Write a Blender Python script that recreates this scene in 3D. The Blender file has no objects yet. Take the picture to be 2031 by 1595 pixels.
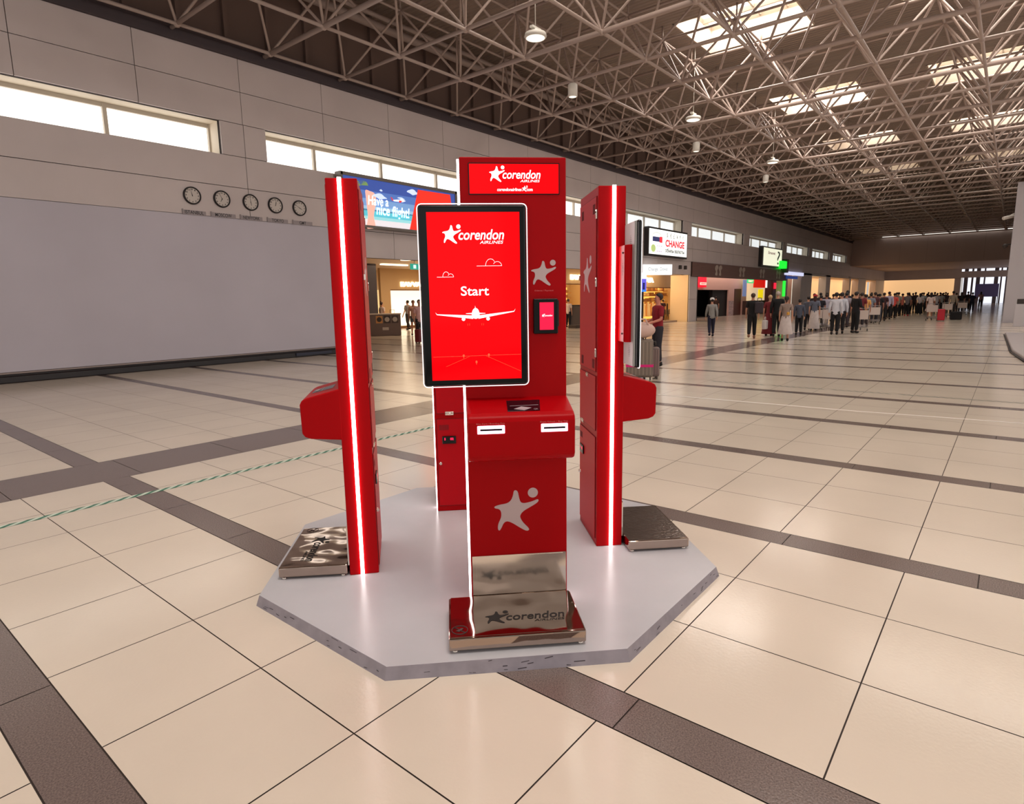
import bpy, bmesh, math, random
from mathutils import Vector, Matrix
random.seed(7)
SC = bpy.context.scene
COL = SC.collection
PI = math.pi
# ------------------------------------------------------------------ camera
FPX = 1204.80; YAW, PIT, ROL = 0.685783615, -0.165108491, -0.0172044506; CAMH = 1.6
fw = Vector((math.cos(YAW)*math.cos(PIT), math.sin(YAW)*math.cos(PIT), math.sin(PIT)))
rt = fw.cross(Vector((0, 0, 1))).normalized(); up = rt.cross(fw)
rt, up = rt*math.cos(ROL)+up*math.sin(ROL), up*math.cos(ROL)-rt*math.sin(ROL)
cam_d = bpy.data.cameras.new('camera'); cam = bpy.data.objects.new('camera', cam_d); COL.objects.link(cam)
cam.matrix_world = Matrix(((rt.x, up.x, -fw.x, 0), (rt.y, up.y, -fw.y, 0), (rt.z, up.z, -fw.z, CAMH), (0, 0, 0, 1)))
cam_d.sensor_width = 36; cam_d.lens = FPX/2031*36; cam_d.clip_start = 0.05; cam_d.clip_end = 400
SC.camera = cam
# ------------------------------------------------------------------ world, exposure, big lights
w = bpy.data.worlds.new('daylight'); SC.world = w; w.use_nodes = True
w.node_tree.nodes['Background'].inputs[0].default_value = (1.0, 0.93, 0.88, 1)
w.node_tree.nodes['Background'].inputs[1].default_value = 0.5
SC.view_settings.view_transform = 'Standard'; SC.view_settings.look = 'None'
SC.view_settings.exposure = 0.06; SC.view_settings.gamma = 1.0; SC.view_settings.use_curve_mapping = False
def area(name, loc, rot, sx, sy, power, color=(1, 1, 1)):
    l = bpy.data.lights.new(name, 'AREA'); l.shape = 'RECTANGLE'; l.size = sx; l.size_y = sy; l.energy = power; l.color = color
    o = bpy.data.objects.new(name, l); COL.objects.link(o); o.location = loc; o.rotation_euler = rot
    return o
def at(x, y, Y):            # point of the plane Y seen at a picture coordinate
    d = fw+rt*((x-1015.5)/FPX)-up*((y-797.5)/FPX)
    return Vector((0, 0, CAMH))+d*(Y/d.y)
def gr(x, y, z=0.0):
    d = fw+rt*((x-1015.5)/FPX)-up*((y-797.5)/FPX)
    return Vector((0, 0, CAMH))+d*((z-CAMH)/d.z)
# overhead lamps for the skylights; the nearest is added to brighten the foreground floor
for lx, ly, ls, lp in ((1.75, .1, 6.8, 620), (12.1, .1, 6.8, 330), (22.5, .1, 6.8, 260), (33, .1, 6.8, 260), (1.75, 7.9, 3.6, 120), (12.1, 7.9, 3.6, 140), (22.5, 7.9, 3.6, 330), (33, 7.9, 3.6, 330), (45, 4, 10, 500), (62, 4, 10, 500), (80, 4, 10, 500)):
    area('skylight_and_fill_light', (lx, ly, 11.5), (0, 0, 0), 3.2, ls, lp, (1, .955, .91))
area('open_side_fill', (-9.5, 0, 4.5), (0, -PI/2*1.0, 0), 7, 24, 160, (1, .95, .93))  # fill lamps added in the open sides, no glazed front stands there
area('open_side_fill', (14, -11.5, 4.5), (PI/2, 0, 0), 40, 7, 380, (1, .95, .93))
area('open_side_fill', (60, -11.5, 4.5), (PI/2, 0, 0), 50, 7, 650, (1, .93, .9))
# ------------------------------------------------------------------ materials
def lin(c): return tuple(((v/255)/12.92 if v/255 <= .04045 else ((v/255+.055)/1.055)**2.4) for v in c)+(1,)
MATS = {}
def M(name, c=(200, 200, 200), r=.5, m=0., e=0., ec=None, coat=0., bump=0., bs=40., var=0., vs=3., spec=.5):
    if name in MATS: return MATS[name]
    mt = bpy.data.materials.new(name); mt.use_nodes = True; nt = mt.node_tree; b = nt.nodes['Principled BSDF']
    col = lin(c); b.inputs['Base Color'].default_value = col; b.inputs['Roughness'].default_value = r
    b.inputs['Metallic'].default_value = m; b.inputs['Coat Weight'].default_value = coat
    b.inputs['Specular IOR Level'].default_value = spec
    if e: b.inputs['Emission Color'].default_value = lin(ec or c); b.inputs['Emission Strength'].default_value = e
    tc = nt.nodes.new('ShaderNodeTexCoord')
    if var:
        n = nt.nodes.new('ShaderNodeTexNoise'); n.inputs['Scale'].default_value = vs; n.inputs['Detail'].default_value = 5
        nt.links.new(tc.outputs['Object'], n.inputs['Vector'])
        rp = nt.nodes.new('ShaderNodeValToRGB'); rp.color_ramp.elements[0].position = .3; rp.color_ramp.elements[1].position = .7
        rp.color_ramp.elements[0].color = tuple(v*(1-var) for v in col[:3])+(1,); rp.color_ramp.elements[1].color = tuple(min(1, v*(1+var)) for v in col[:3])+(1,)
        nt.links.new(n.outputs['Fac'], rp.inputs[0]); nt.links.new(rp.outputs[0], b.inputs['Base Color'])
    if bump:
        n = nt.nodes.new('ShaderNodeTexNoise'); n.inputs['Scale'].default_value = bs; n.inputs['Detail'].default_value = 3
        nt.links.new(tc.outputs['Object'], n.inputs['Vector'])
        bp = nt.nodes.new('ShaderNodeBump'); bp.inputs['Strength'].default_value = bump; bp.inputs['Distance'].default_value = .01
        nt.links.new(n.outputs['Fac'], bp.inputs['Height']); nt.links.new(bp.outputs[0], b.inputs['Normal'])
    MATS[name] = mt; return mt
# ------------------------------------------------------------------ mesh helper
class MB:
    def __init__(s): s.v = []; s.f = []; s.mi = []; s.cur = 0; s.sm = []; s.smooth = False
    def face(s, idx): s.f.append(idx); s.mi.append(s.cur); s.sm.append(s.smooth)
    def poly(s, pts):
        n = len(s.v); s.v += [tuple(p) for p in pts]; s.face(list(range(n, n+len(pts)))); return s
    def box(s, x0, x1, y0, y1, z0, z1, T=None):
        n = len(s.v); P = [(x, y, z) for x in (x0, x1) for y in (y0, y1) for z in (z0, z1)]
        if T: P = [T(*p) for p in P]
        s.v += [tuple(p) for p in P]
        for f in ((0, 1, 3, 2), (4, 6, 7, 5), (0, 4, 5, 1), (2, 3, 7, 6), (0, 2, 6, 4), (1, 5, 7, 3)): s.face([n+i for i in f])
        return s
    def tube(s, p0, p1, r, r1=None, n=8, cap=True):
        p0 = Vector(p0); p1 = Vector(p1); r1 = r if r1 is None else r1; d = (p1-p0).normalized()
        a = d.orthogonal().normalized(); b = d.cross(a); k = len(s.v)
        for p, q in ((p0, r), (p1, r1)):
            for i in range(n):
                t = 2*PI*i/n; s.v.append(tuple(p+(a*math.cos(t)+b*math.sin(t))*q))
        sm = s.smooth; s.smooth = True
        for i in range(n): s.face([k+i, k+(i+1) % n, k+n+(i+1) % n, k+n+i])
        s.smooth = sm
        if cap: s.face([k+i for i in range(n)][::-1]); s.face([k+n+i for i in range(n)])
        return s
    def path(s, pts, r, n=8):
        for a, b in zip(pts, pts[1:]): s.tube(a, b, r, n=n)
        for p in pts[1:-1]: s.ball(p, r, 6, 4)
        return s
    def ball(s, c, r, nu=12, nv=8, sc=(1, 1, 1)):
        k = len(s.v); sm = s.smooth; s.smooth = True
        for j in range(1, nv):
            t = PI*j/nv
            for i in range(nu):
                a = 2*PI*i/nu; s.v.append((c[0]+r*sc[0]*math.sin(t)*math.cos(a), c[1]+r*sc[1]*math.sin(t)*math.sin(a), c[2]+r*sc[2]*math.cos(t)))
        s.v.append((c[0], c[1], c[2]+r*sc[2])); s.v.append((c[0], c[1], c[2]-r*sc[2])); T = len(s.v)-2
        for j in range(nv-2):
            for i in range(nu): s.face([k+j*nu+i, k+(j+1)*nu+i, k+(j+1)*nu+(i+1) % nu, k+j*nu+(i+1) % nu])
        for i in range(nu):
            s.face([T, k+i, k+(i+1) % nu]); s.face([T+1, k+(nv-2)*nu+(i+1) % nu, k+(nv-2)*nu+i])
        s.smooth = sm; return s
    def lathe(s, c, prof, n=20, T=None):       # prof: (radius, height) list
        k = len(s.v); sm = s.smooth; s.smooth = True
        for r, z in prof:
            for i in range(n):
                a = 2*PI*i/n; p = (c[0]+r*math.cos(a), c[1]+r*math.sin(a), c[2]+z); s.v.append(tuple(T(*p)) if T else p)
        for j in range(len(prof)-1):
            for i in range(n): s.face([k+j*n+i, k+j*n+(i+1) % n, k+(j+1)*n+(i+1) % n, k+(j+1)*n+i])
        s.smooth = sm; return s
    def prism(s, pts, T, d0, d1):              # 2-D outline extruded between depths d0 and d1; T(u, v, d)
        n = len(pts); k = len(s.v)
        for d in (d0, d1): s.v += [tuple(T(u, v, d)) for u, v in pts]
        s.face([k+i for i in range(n)][::-1]); s.face([k+n+i for i in range(n)])
        for i in range(n): s.face([k+i, k+(i+1) % n, k+n+(i+1) % n, k+n+i])
        return s
    def text(s, body, T, x0, y0, w=None, h=None, shear=0., bold=0., ext=0., narrow=None):
        cu = bpy.data.curves.new('t', 'FONT'); cu.body = body; cu.shear = shear; cu.offset = bold; cu.extrude = 0; cu.resolution_u = 4
        o = bpy.data.objects.new('t', cu); COL.objects.link(o); bpy.context.view_layer.update()
        me = o.evaluated_get(bpy.context.evaluated_depsgraph_get()).to_mesh()
        P = [v.co.copy() for v in me.vertices]; F = [list(p.vertices) for p in me.polygons]
        o.to_mesh_clear(); bpy.data.objects.remove(o); bpy.data.curves.remove(cu)
        if not P: return s
        ax = min(p.x for p in P); bx = max(p.x for p in P); ay = min(p.y for p in P); by = max(p.y for p in P)
        if w is None: w = (bx-ax)*h/(by-ay)
        if h is None: h = (by-ay)*w/(bx-ax)
        k = len(s.v)
        s.v += [tuple(T(x0+(p.x-ax)/(bx-ax)*w, y0+(p.y-ay)/(by-ay)*h, ext)) for p in P]
        for f in F: s.face([k+i for i in f])
        if ext:
            k2 = len(s.v); s.v += [tuple(T(x0+(p.x-ax)/(bx-ax)*w, y0+(p.y-ay)/(by-ay)*h, 0)) for p in P]
            cnt = {}
            for f in F:
                for i in range(len(f)): e = (f[i], f[(i+1) % len(f)]); cnt[tuple(sorted(e))] = cnt.get(tuple(sorted(e)), 0)+1
            for (a, b), c in cnt.items():
                if c == 1: s.face([k+a, k+b, k2+b, k2+a])
        return s
    def build(s, name, mats, parent=None, bevel=0., loc=None, seg=2, fix=True):
        me = bpy.data.meshes.new(name); me.from_pydata(s.v, [], s.f)
        if not isinstance(mats, (list, tuple)): mats = [mats]
        for m in mats: me.materials.append(m)
        for p, i, q in zip(me.polygons, s.mi, s.sm): p.material_index = i; p.use_smooth = q
        if fix:
            b = bmesh.new(); b.from_mesh(me); bmesh.ops.recalc_face_normals(b, faces=b.faces); b.to_mesh(me); b.free()
        o = bpy.data.objects.new(name, me); COL.objects.link(o)
        if parent: o.parent = parent
        if loc is not None: o.location = loc
        if bevel:
            bm = o.modifiers.new('bevel', 'BEVEL'); bm.width = bevel; bm.segments = seg; bm.limit_method = 'ANGLE'; bm.angle_limit = .6
        return o
def empty(name, loc, rz=0., label=None, cat=None, group=None, sc=1.):
    o = bpy.data.objects.new(name, None); COL.objects.link(o); o.location = loc; o.rotation_euler = (0, 0, rz); o.scale = (sc, sc, sc)
    o.empty_display_size = .1
    return tag(o, label, cat, group)
def tag(o, label=None, cat=None, group=None, kind=None):
    if label: o['label'] = label
    if cat: o['category'] = cat
    if group: o['group'] = group
    if kind: o['kind'] = kind
    return o
def struct(o): o['kind'] = 'structure'; return o
def copy_tree(o, parent=None):
    c = o.copy(); COL.objects.link(c)
    if parent: c.parent = parent
    for ch in list(o.children): copy_tree(ch, c)
    return c
def spline(pts, n=6):
    out = []; N = len(pts)
    for i in range(N):
        p0, p1, p2, p3 = [Vector(pts[(i+k-1) % N]) for k in range(4)]
        for j in range(n):
            t = j/n; out.append(tuple(.5*((2*p1)+(p2-p0)*t+(2*p0-5*p1+4*p2-p3)*t*t+(3*p1-p0-3*p2+p3)*t**3)))
    return out
STAR = spline([((x-380)/400, (1325-y)/400) for x, y in [(572, 938), (592, 955), (603, 1010), (618, 1050), (650, 1062), (715, 1050), (768, 1032), (778, 1048), (752, 1073), (690, 1108), (640, 1138), (614, 1170), (613, 1200), (638, 1245), (682, 1295), (688, 1318), (660, 1322), (600, 1286), (545, 1248), (495, 1226), (462, 1240), (440, 1282), (422, 1308), (408, 1295), (412, 1245), (437, 1185), (438, 1135), (420, 1108), (384, 1097), (384, 1080), (430, 1066), (490, 1056), (528, 1030), (548, 985), (556, 948)]], 3)
HEAD = [((728-380+46*math.cos(t))/400, (1325-968+46*math.sin(t))/400) for t in [2*PI*i/24 for i in range(24)]]
def star(mb, T, x, y, s, d=0.):
    for sh in (STAR, HEAD): mb.poly([T(x+u*s, y+v*s, d) for u, v in sh])
def logo(mb, T, x, y, w_, air=True, d=0.):
    star(mb, T, x, y+.0*w_, .3*w_, d)
    mb.text('corendon', T, x+.257*w_, y+.058*w_, w=.743*w_, h=.165*w_, shear=.22, bold=.016)
    if air: mb.text('AIRLINES', T, x+.60*w_, y-.005*w_, w=.385*w_, h=.047*w_, shear=.22, bold=.008)
# ------------------------------------------------------------------ floor
mt_tile = M('cream_porcelain', (222, 207, 190), .15, var=.05, vs=.9, bump=.05, bs=60)
mt_gran = M('brown_granite', (116, 101, 96), .15, var=.35, vs=160, bump=.08, bs=120)
mt_grout = M('dark_grout', (60, 46, 40), .7)
fl = MB(); fl.cur = 2; fl.box(-8, 122, -12, 32, -.2, -.004)
G_ = .003
def stripes_to_cells(st, x_end):   # list of (a, b) stripes -> [(x0, x1, mat)]
    out = []; prev = st[0][0]
    for a, b in st:
        n = max(1, round((a-prev)/.67)) if a-prev > .1 else 0
        for i in range(n): out.append((prev+(a-prev)*i/n, prev+(a-prev)*(i+1)/n, 0))
        out.append((a, b, 1)); prev = b
    return out
nearS = [(-6.0, -5.8), (-3.9, -3.7), (-1.7, -1.5), (.37, .579), (1.821, 2.038), (4.01, 4.228), (6.232, 6.438), (8.44, 8.649), (10.70, 10.914), (12.97, 13.18), (15.3, 15.5), (17.5, 17.72), (19.5, 19.71), (21.6, 21.8), (23.95, 24.16)]
x = 24.16
while x < 118: nearS.append((x+2.03, x+2.23)); x += 2.23
farS = [(-6.0, -5.8), (-3.9, -3.7), (-1.7, -1.5), (.37, .579), (1.821, 2.038), (4.93, 5.12), (7.03, 7.22), (9.15, 9.34), (11.05, 11.24), (13.05, 13.24), (15.2, 15.4)]
x = 15.4
while x < 118: farS.append((x+2.0, x+2.2)); x += 2.2
Yn = [6.434, 5.80, 5.158, 4.468, 3.792, 3.137, 2.458, 1.78, 1.098, .3475]
while Yn[-1] > -11: Yn.append(Yn[-1]-.68)
Yf = [7.286]
while Yf[-1] < 31.5: Yf.append(Yf[-1]+.683)
def quad(x0, x1, y0, y1, m):
    fl.cur = m; fl.poly([(x0+G_, y0+G_, 0), (x1-G_, y0+G_, 0), (x1-G_, y1-G_, 0), (x0+G_, y1-G_, 0)])
for cells, Y in ((stripes_to_cells(nearS, 118), Yn[::-1]), (stripes_to_cells(farS, 118), Yf)):
    for x0, x1, m in cells:
        if m == 1:
            y = Y[0]
            while y < Y[-1]-.01: y1 = min(y+1.02, Y[-1]); quad(x0, x1, y, y1, 1); y = y1
        else:
            for y0, y1 in zip(Y, Y[1:]): quad(x0, x1, y0, y1, 0)
x = -6
while x < 118: quad(x, x+1.02, 6.434, 7.286, 1); x += 1.02
struct(fl.build('floor', [mt_tile, mt_gran, mt_grout], fix=False))
# floor tapes
mt_tg = M('green_tape', (70, 120, 98), .6); mt_tw = M('white_tape', (205, 215, 200), .6)
def tape(name, horiz, fixed, a, b, width, label, cols, gaps=()):
    t = MB()
    L = abs(b-a); n = int(L/.055); p = []
    for i in range(n):
        s0 = min(a, b)+L*i/n; s1 = min(a, b)+L*(i+1)/n
        if any(g0 < s0 < g1 for g0, g1 in gaps): continue
        t.cur = i % 2; k = .10
        q = [(s0, 0), (s1, 0), (s1+k, 1), (s0+k, 1)]
        P = []
        for u, v in q:
            f = fixed+v*width+.000*u
            P.append((u, f, .0015) if horiz else (f, u, .0015))
        t.poly(P)
    return tag(t.build(name, cols, fix=False), label, 'floor tape')
tape('floor_tape', True, 5.66, -1, 4.25, .07, 'green and white striped tape running along the floor towards the left kiosk', [mt_tg, mt_tw])
tape('floor_tape', True, 5.66, 4.40, 7.5, .07, 'second length of green and white striped tape, behind the left kiosk', [mt_tg, mt_tw])
mt_gt = M('grey_tape', (84, 92, 84), .6)
tape('floor_tape', False, 11.42, -.6, 4.3, .08, 'worn grey and white striped tape crossing the floor right of the kiosks', [mt_gt, mt_tile], gaps=((1.2, 1.3), (2.2, 2.35), (3.2, 3.3)))
wl = MB(); wl.poly([(9.42, 4.5, .0015), (9.50, 1.55, .0015), (9.62, .47, .0015), (9.72, -.6, .0015), (9.68, -.6, .0015), (9.58, .47, .0015), (9.46, 1.55, .0015), (9.36, 4.5, .0015)])
tag(wl.build('floor_line', M('white_line', (235, 228, 220), .5), fix=False), 'thin white line taped across the floor right of the kiosks', 'floor line')
# ------------------------------------------------------------------ left wall
mt_pan = M('grey_panel', (204, 192, 190), .45, var=.04, vs=.8)
mt_plain = M('grey_plaster', (194, 188, 198), .6, var=.03, vs=.7)
mt_joint = M('joint_dark', (58, 44, 44), .8)
mt_beam = M('dark_beam', (70, 60, 64), .55)
mt_infill = M('brown_infill', (112, 92, 84), .7)
mt_reveal = M('cream_reveal', (226, 214, 196), .6)
mt_frame = M('window_frame', (196, 186, 172), .5)
mt_pane = M('sky_pane', (255, 253, 250), .3, e=1.6, ec=(255, 252, 246))
mt_pane2 = M('sky_pane_far', (232, 236, 238), .3, e=.85, ec=(232, 238, 240))
YW = 16.89
WIN = [(-.5, 8.5), (9.8, 18.8), (20.1, 28.7), (29.9, 38.35), (39.7, 49.8), (51.2, 60.4), (61.7, 69.7), (71.1, 78.9), (80.7, 88.2)]
wb_ = MB(); 
def panel(x0, x1, z0, z1, m=0, j=.008, y=YW):
    wb_.cur = m; wb_.box(x0+j, x1-j, y, y+.06, z0+j, z1-j)
    wb_.cur = 1; wb_.box(x0, x1, y+.05, y+.14, z0, z1)
XJ = [-3.6, -1.03, 1.55, 4.13, 6.54, 9.14, 11.73, 14.31, 16.87, 19.45]
while XJ[-1] < 88: XJ.append(XJ[-1]+2.56)
XJ.append(91.0)
for x0, x1 in zip(XJ, XJ[1:]):
    for z0, z1 in ((6.5, 7.34), (7.34, 8.19)): panel(x0, x1, z0, z1)
for a, b in ((-3.6, 9.14), (9.14, 12.0)):
    panel(a, b, 4.81, 5.64, 0); panel(a, b, 3.97, 4.81, 0)
panel(-3.6, 12.0, .24, 3.97, 2, .003)
for x0, x1 in zip(XJ[6:], XJ[7:]):
    a = max(x0, 12.0)
    panel(a, x1, 4.81, 5.64); panel(a, x1, 3.97, 4.81)
    if x1 < 40: panel(a, x1, 3.1, 3.97)
for (a, b), (c, d) in zip(WIN, WIN[1:]+[(91.0, 92)]):
    m_ = (b+c)/2; panel(b, m_, 5.64, 6.5); panel(m_, c, 5.64, 6.5) if c < 91 else None
    if c >= 91: panel(m_, 91, 5.64, 6.5)
panel(-3.6, -.5, 5.64, 6.5)
panel(39.6, 41.0, 0, 1.5, 0); panel(39.6, 41.0, 1.5, 3.1, 0)
wb_.cur = 3; wb_.box(39.52, 39.7, YW+.07, 18.2, 0, 3.1); wb_.cur = 0; wb_.box(39.7, 41, 18.1, 18.2, 0, 3.1); wb_.box(40.9, 41, YW, 18.2, 0, 3.1)
for x0 in (61.8, 66, 70, 74, 78, 82, 86): panel(x0, min(x0+4.2, 91), 3.72, 3.97)
wl_ = struct(wb_.build('wall_left', [mt_pan, mt_joint, mt_plain, M('column_beige', (236, 200, 150), .6)]))
bm = MB(); bm.box(-8, 91, YW-.10, YW+.2, 8.19, 8.52); bm.box(-8, 91, YW-.22, YW+.2, 8.44, 8.56)
struct(bm.build('trim_1', mt_beam))
inf = MB(); inf.box(-8, 91, YW+.15, YW+.3, 8.5, 10.8)
x = -7.
while x < 91: inf.box(x, x+.10, YW+.02, YW+.2, 8.5, 10.8); x += 1.22
struct(inf.build('trim_2', mt_infill))
bb = MB(); bb.box(-8, 12.0, YW-.05, YW+.02, .02, .14); bb.box(-8, 12.0, YW-.03, YW+.05, .165, .185); bb.cur = 1; bb.box(-8, 12.0, YW-.02, YW+.05, .20, .235); bb.cur = 2; bb.box(-8, 12.0, YW-.0, YW+.08, .0, .24)
struct(bb.build('baseboard_left', [M('black_base', (38, 34, 36), .4), M('base_strip', (150, 135, 130), .4), mt_joint]))
el = MB(); el.box(10.2, 11.45, YW-.09, YW-.05, .05, .13)
tag(el.build('wall_grille', M('navy_grille', (46, 48, 66), .4)), 'low dark grille along the foot of the left wall beside the kiosk', 'grille')
for k, (a, b) in enumerate(WIN):
    far = k >= 3
    f = MB(); f.cur = 0
    f.box(a, b, YW+.1, 17.6, 6.5, 6.55); f.box(a, b, YW+.1, 17.6, 5.58, 5.63); f.box(a-.05, a, YW+.1, 17.6, 5.6, 6.5); f.box(b, b+.05, YW+.1, 17.6, 5.6, 6.5)
    f.cur = 1
    f.box(a, b, 17.5, 17.58, 6.40, 6.5); f.box(a, b, 17.5, 17.58, 5.62, 5.68)
    n = 4 if k else 4
    pts = [b+(a-b)*i/n for i in range(n+1)]
    if k == 0: pts = [8.5, 5.98, 3.4, .8, -.5]
    if k == 1: pts = [9.8, 11.75, 14.4, 17.05, 18.8]
    for q in pts: f.box(q-.045, q+.045, 17.48, 17.58, 5.62, 6.5)
    o = struct(f.build('window_%d' % (k+1), [mt_reveal, mt_frame]))
    p = MB(); p.box(a, b, 17.58, 17.62, 5.6, 6.55); p.build('pane', mt_pane2 if far else mt_pane, o)
# rooms behind the left wall
mt_bei = M('beige_wall', (214, 186, 150), .6); mt_ceil = M('lobby_ceiling', (226, 204, 180), .7)
rm = MB(); rm.box(11.6, 119, YW+.1, 32, 3.7, 3.85); struct(rm.build('trim_3', mt_ceil))
rm = MB(); rm.box(11.85, 12.0, YW+.15, 32, 0, 3.7); rm.box(11.6, 120, 32, 32.15, 0, 3.7); rm.box(30.2, 30.35, 22, 30, 0, 3.7)
struct(rm.build('wall_back', mt_bei))
# ------------------------------------------------------------------ ceiling, skylights
mt_deck = M('metal_deck', (150, 132, 120), .65)
nt = mt_deck.node_tree; tc = nt.nodes.new('ShaderNodeTexCoord'); wv = nt.nodes.new('ShaderNodeTexWave'); wv.bands_direction = 'X'; wv.inputs['Scale'].default_value = 1.6
bp = nt.nodes.new('ShaderNodeBump'); bp.inputs['Strength'].default_value = .9; bp.inputs['Distance'].default_value = .06
nt.links.new(tc.outputs['Object'], wv.inputs['Vector']); nt.links.new(wv.outputs['Fac'], bp.inputs['Height']); nt.links.new(bp.outputs[0], nt.nodes['Principled BSDF'].inputs['Normal'])
wells = [(x0, x0+3.3) for x0 in [.1+10.4*i for i in range(6)]]  # first well lies unseen overhead, added to carry the strong near lamp
YR = [(6.1, 9.8), (-3.4, 3.6)]
dk = MB(); ZD = 10.75
ys = [-12, -3.4, 3.6, 6.1, 9.8, 17.1]
xs = [-8]+[v for w_ in wells for v in w_]+[91]
for i in range(len(xs)-1):
    hole = i % 2 == 1
    if not hole: dk.box(xs[i], xs[i+1], -12, 17.1, ZD, ZD+.12)
    else:
        for y0, y1 in ((-12, -3.4), (3.6, 6.1), (9.8, 17.1)): dk.box(xs[i], xs[i+1], y0, y1, ZD, ZD+.12)
struct(dk.build('ceiling', mt_deck))
mt_well = M('well_lining', (186, 168, 150), .7)
sk = MB(); sf = MB(); sp = MB()
for a, b in wells:
    for c, d in YR:
        sk.box(a, a+.05, c, d, ZD-.02, 11.7); sk.box(b-.05, b, c, d, ZD-.02, 11.7); sk.box(a, b, c, c+.05, ZD-.02, 11.7); sk.box(a, b, d-.05, d, ZD-.02, 11.7)
        n = int((d-c)/.75)
        for i in range(n+1): y = c+(d-c)*i/n; sf.box(a, b, y-.03, y+.03, 11.55, 11.66)
        for x in (a+.8, (a+b)/2, b-.8): sf.box(x-.04, x+.04, c, d, 11.5, 11.66)
        sp.box(a, b, c, d, 11.68, 11.7)
o = struct(sk.build('trim_4', mt_well)); sf.build('glazing_bar', mt_frame, o); sp.build('skylight_pane', M('skylight_glass', (255, 250, 240), .3, e=3.2, ec=(255, 250, 238)), o)
# space frame
mt_sf = M('frame_steel', (176, 156, 146), .4)
fr = empty('space_frame_truss', (40, 3, 8.4), 0, 'grey tubular steel space frame carrying the roof over the hall', 'roof truss')
fr.location = (0, 0, 0)
PX, PY = 2.44, 2.52
XL = [12.3+PX*i for i in range(-8, 32)]; YL = [16.42-PY*j for j in range(0, 12)]
XU = [x+PX/2 for x in XL[:-1]]; YU = [y-PY/2 for y in YL[:-1]]
ZL, ZU = 8.4, 10.3
for y in YL:
    m = MB(); m.tube((XL[0], y, ZL), (XL[-1], y, ZL), .045, n=7); m.build('lower_chord', mt_sf, fr, fix=False)
for i, x in enumerate(XL):
    m = MB(); m.tube((x, YL[0]+.3, ZL), (x, YL[-1], ZL), .068 if i % 2 else .052, n=7)
    for y in YL: m.ball((x, y, ZL), .09, 8, 5)
    m.build('cross_chord', mt_sf, fr, fix=False)
for y in YU:
    m = MB(); m.tube((XU[0], y, ZU), (XU[-1], y, ZU), .036, n=7); m.build('upper_chord', mt_sf, fr, fix=False)
for x in XU:
    m = MB(); m.tube((x, YU[0], ZU), (x, YU[-1], ZU), .04, n=6)
    for y in YU:
        m.ball((x, y, ZU), .07, 8, 5)
        for dx in (-1, 1):
            for dy in (-1, 1): m.tube((x, y, ZU), (x+dx*PX/2, y+dy*PY/2, ZL), .036, n=6, cap=False)
        m.tube((x, y, ZU), (x, y, ZD), .03, n=6)
    m.build('web_member', mt_sf, fr, fix=False)
m = MB(); m.tube((-8, 16.2, 10.15), (91, 16.2, 10.15), .13, n=12)
tag(m.build('service_pipe', M('pipe_grey', (158, 140, 132), .45)), 'thick grey pipe running high along the left wall under the roof', 'pipe')
m = MB(); m.tube((-8, 15.75, 10.2), (91, 15.75, 10.2), .07, n=10)
tag(m.build('service_pipe', M('pipe_grey')), 'thinner grey pipe beside the thick one under the roof', 'pipe')
# hanging lamps and lamp canisters
mt_lw = M('lamp_white', (225, 220, 210), .4); mt_le = M('lamp_glow', (255, 248, 230), .4, e=1.2)
def disc_lamp(x, y, label):
    t = empty('hanging_lamp', (x, y, 0), 0, label, 'lamp', 'round lamps hung on thin wires under the roof')
    m = MB(); m.lathe((0, 0, 8.27), [(.02, .16), (.09, .15), (.10, .06), (.27, .05), (.29, -.02), (.26, -.06), (.24, -.06)], 20); m.build('housing', mt_lw, t)
    m = MB(); m.lathe((0, 0, 8.20), [(0.001, 0), (.24, .01)], 20); m.build('diffuser', mt_le, t)
    m = MB(); m.tube((0, 0, 8.42), (0, 0, 10.76), .012, n=6); m.build('wire', mt_lw, t)
    m = MB(); m.box(-.18, .18, -.05, .05, 8.42, 8.47); m.build('bracket', mt_lw, t)
def can_lamp(x, y, label):
    t = empty('canister_lamp', (x, y, 0), 0, label, 'lamp', 'cylindrical lamps under the truss nodes')
    m = MB(); m.lathe((0, 0, 7.92), [(.12, 0), (.15, .02), (.15, .36), (.12, .39), (.02, .40)], 20); m.build('housing', mt_lw, t)
    m = MB(); m.lathe((0, 0, 7.93), [(0.001, 0), (.125, 0)], 20); m.build('lens', mt_le, t)
disc_lamp(13.52, 10.08, 'nearest round lamp hung on a wire under the roof truss')
disc_lamp(23.3, 9.99, 'second round lamp hung on a wire, above the right kiosk')
disc_lamp(33.2, 9.99, 'farthest round lamp hung on a wire under the roof truss')
can_lamp(17.2, 11.38, 'nearest white cylindrical lamp under a truss node above the front kiosk')
can_lamp(26.96, 11.38, 'second white cylindrical lamp, above the right kiosk')
can_lamp(36.7, 11.38, 'farthest white cylindrical lamp under the truss')
t = empty('roof_camera', (14.6, 6.4, 0), 0, 'small dark loudspeaker box under the roof near the top edge', 'loudspeaker')
m = MB(); m.box(-.12, .12, -.08, .08, 8.45, 8.78); m.build('housing', M('box_dark', (60, 52, 48), .5), t, .01); m = MB(); m.tube((0, 0, 8.78), (0, 0, 10.7), .015); m.build('rod', mt_lw, t)
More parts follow.
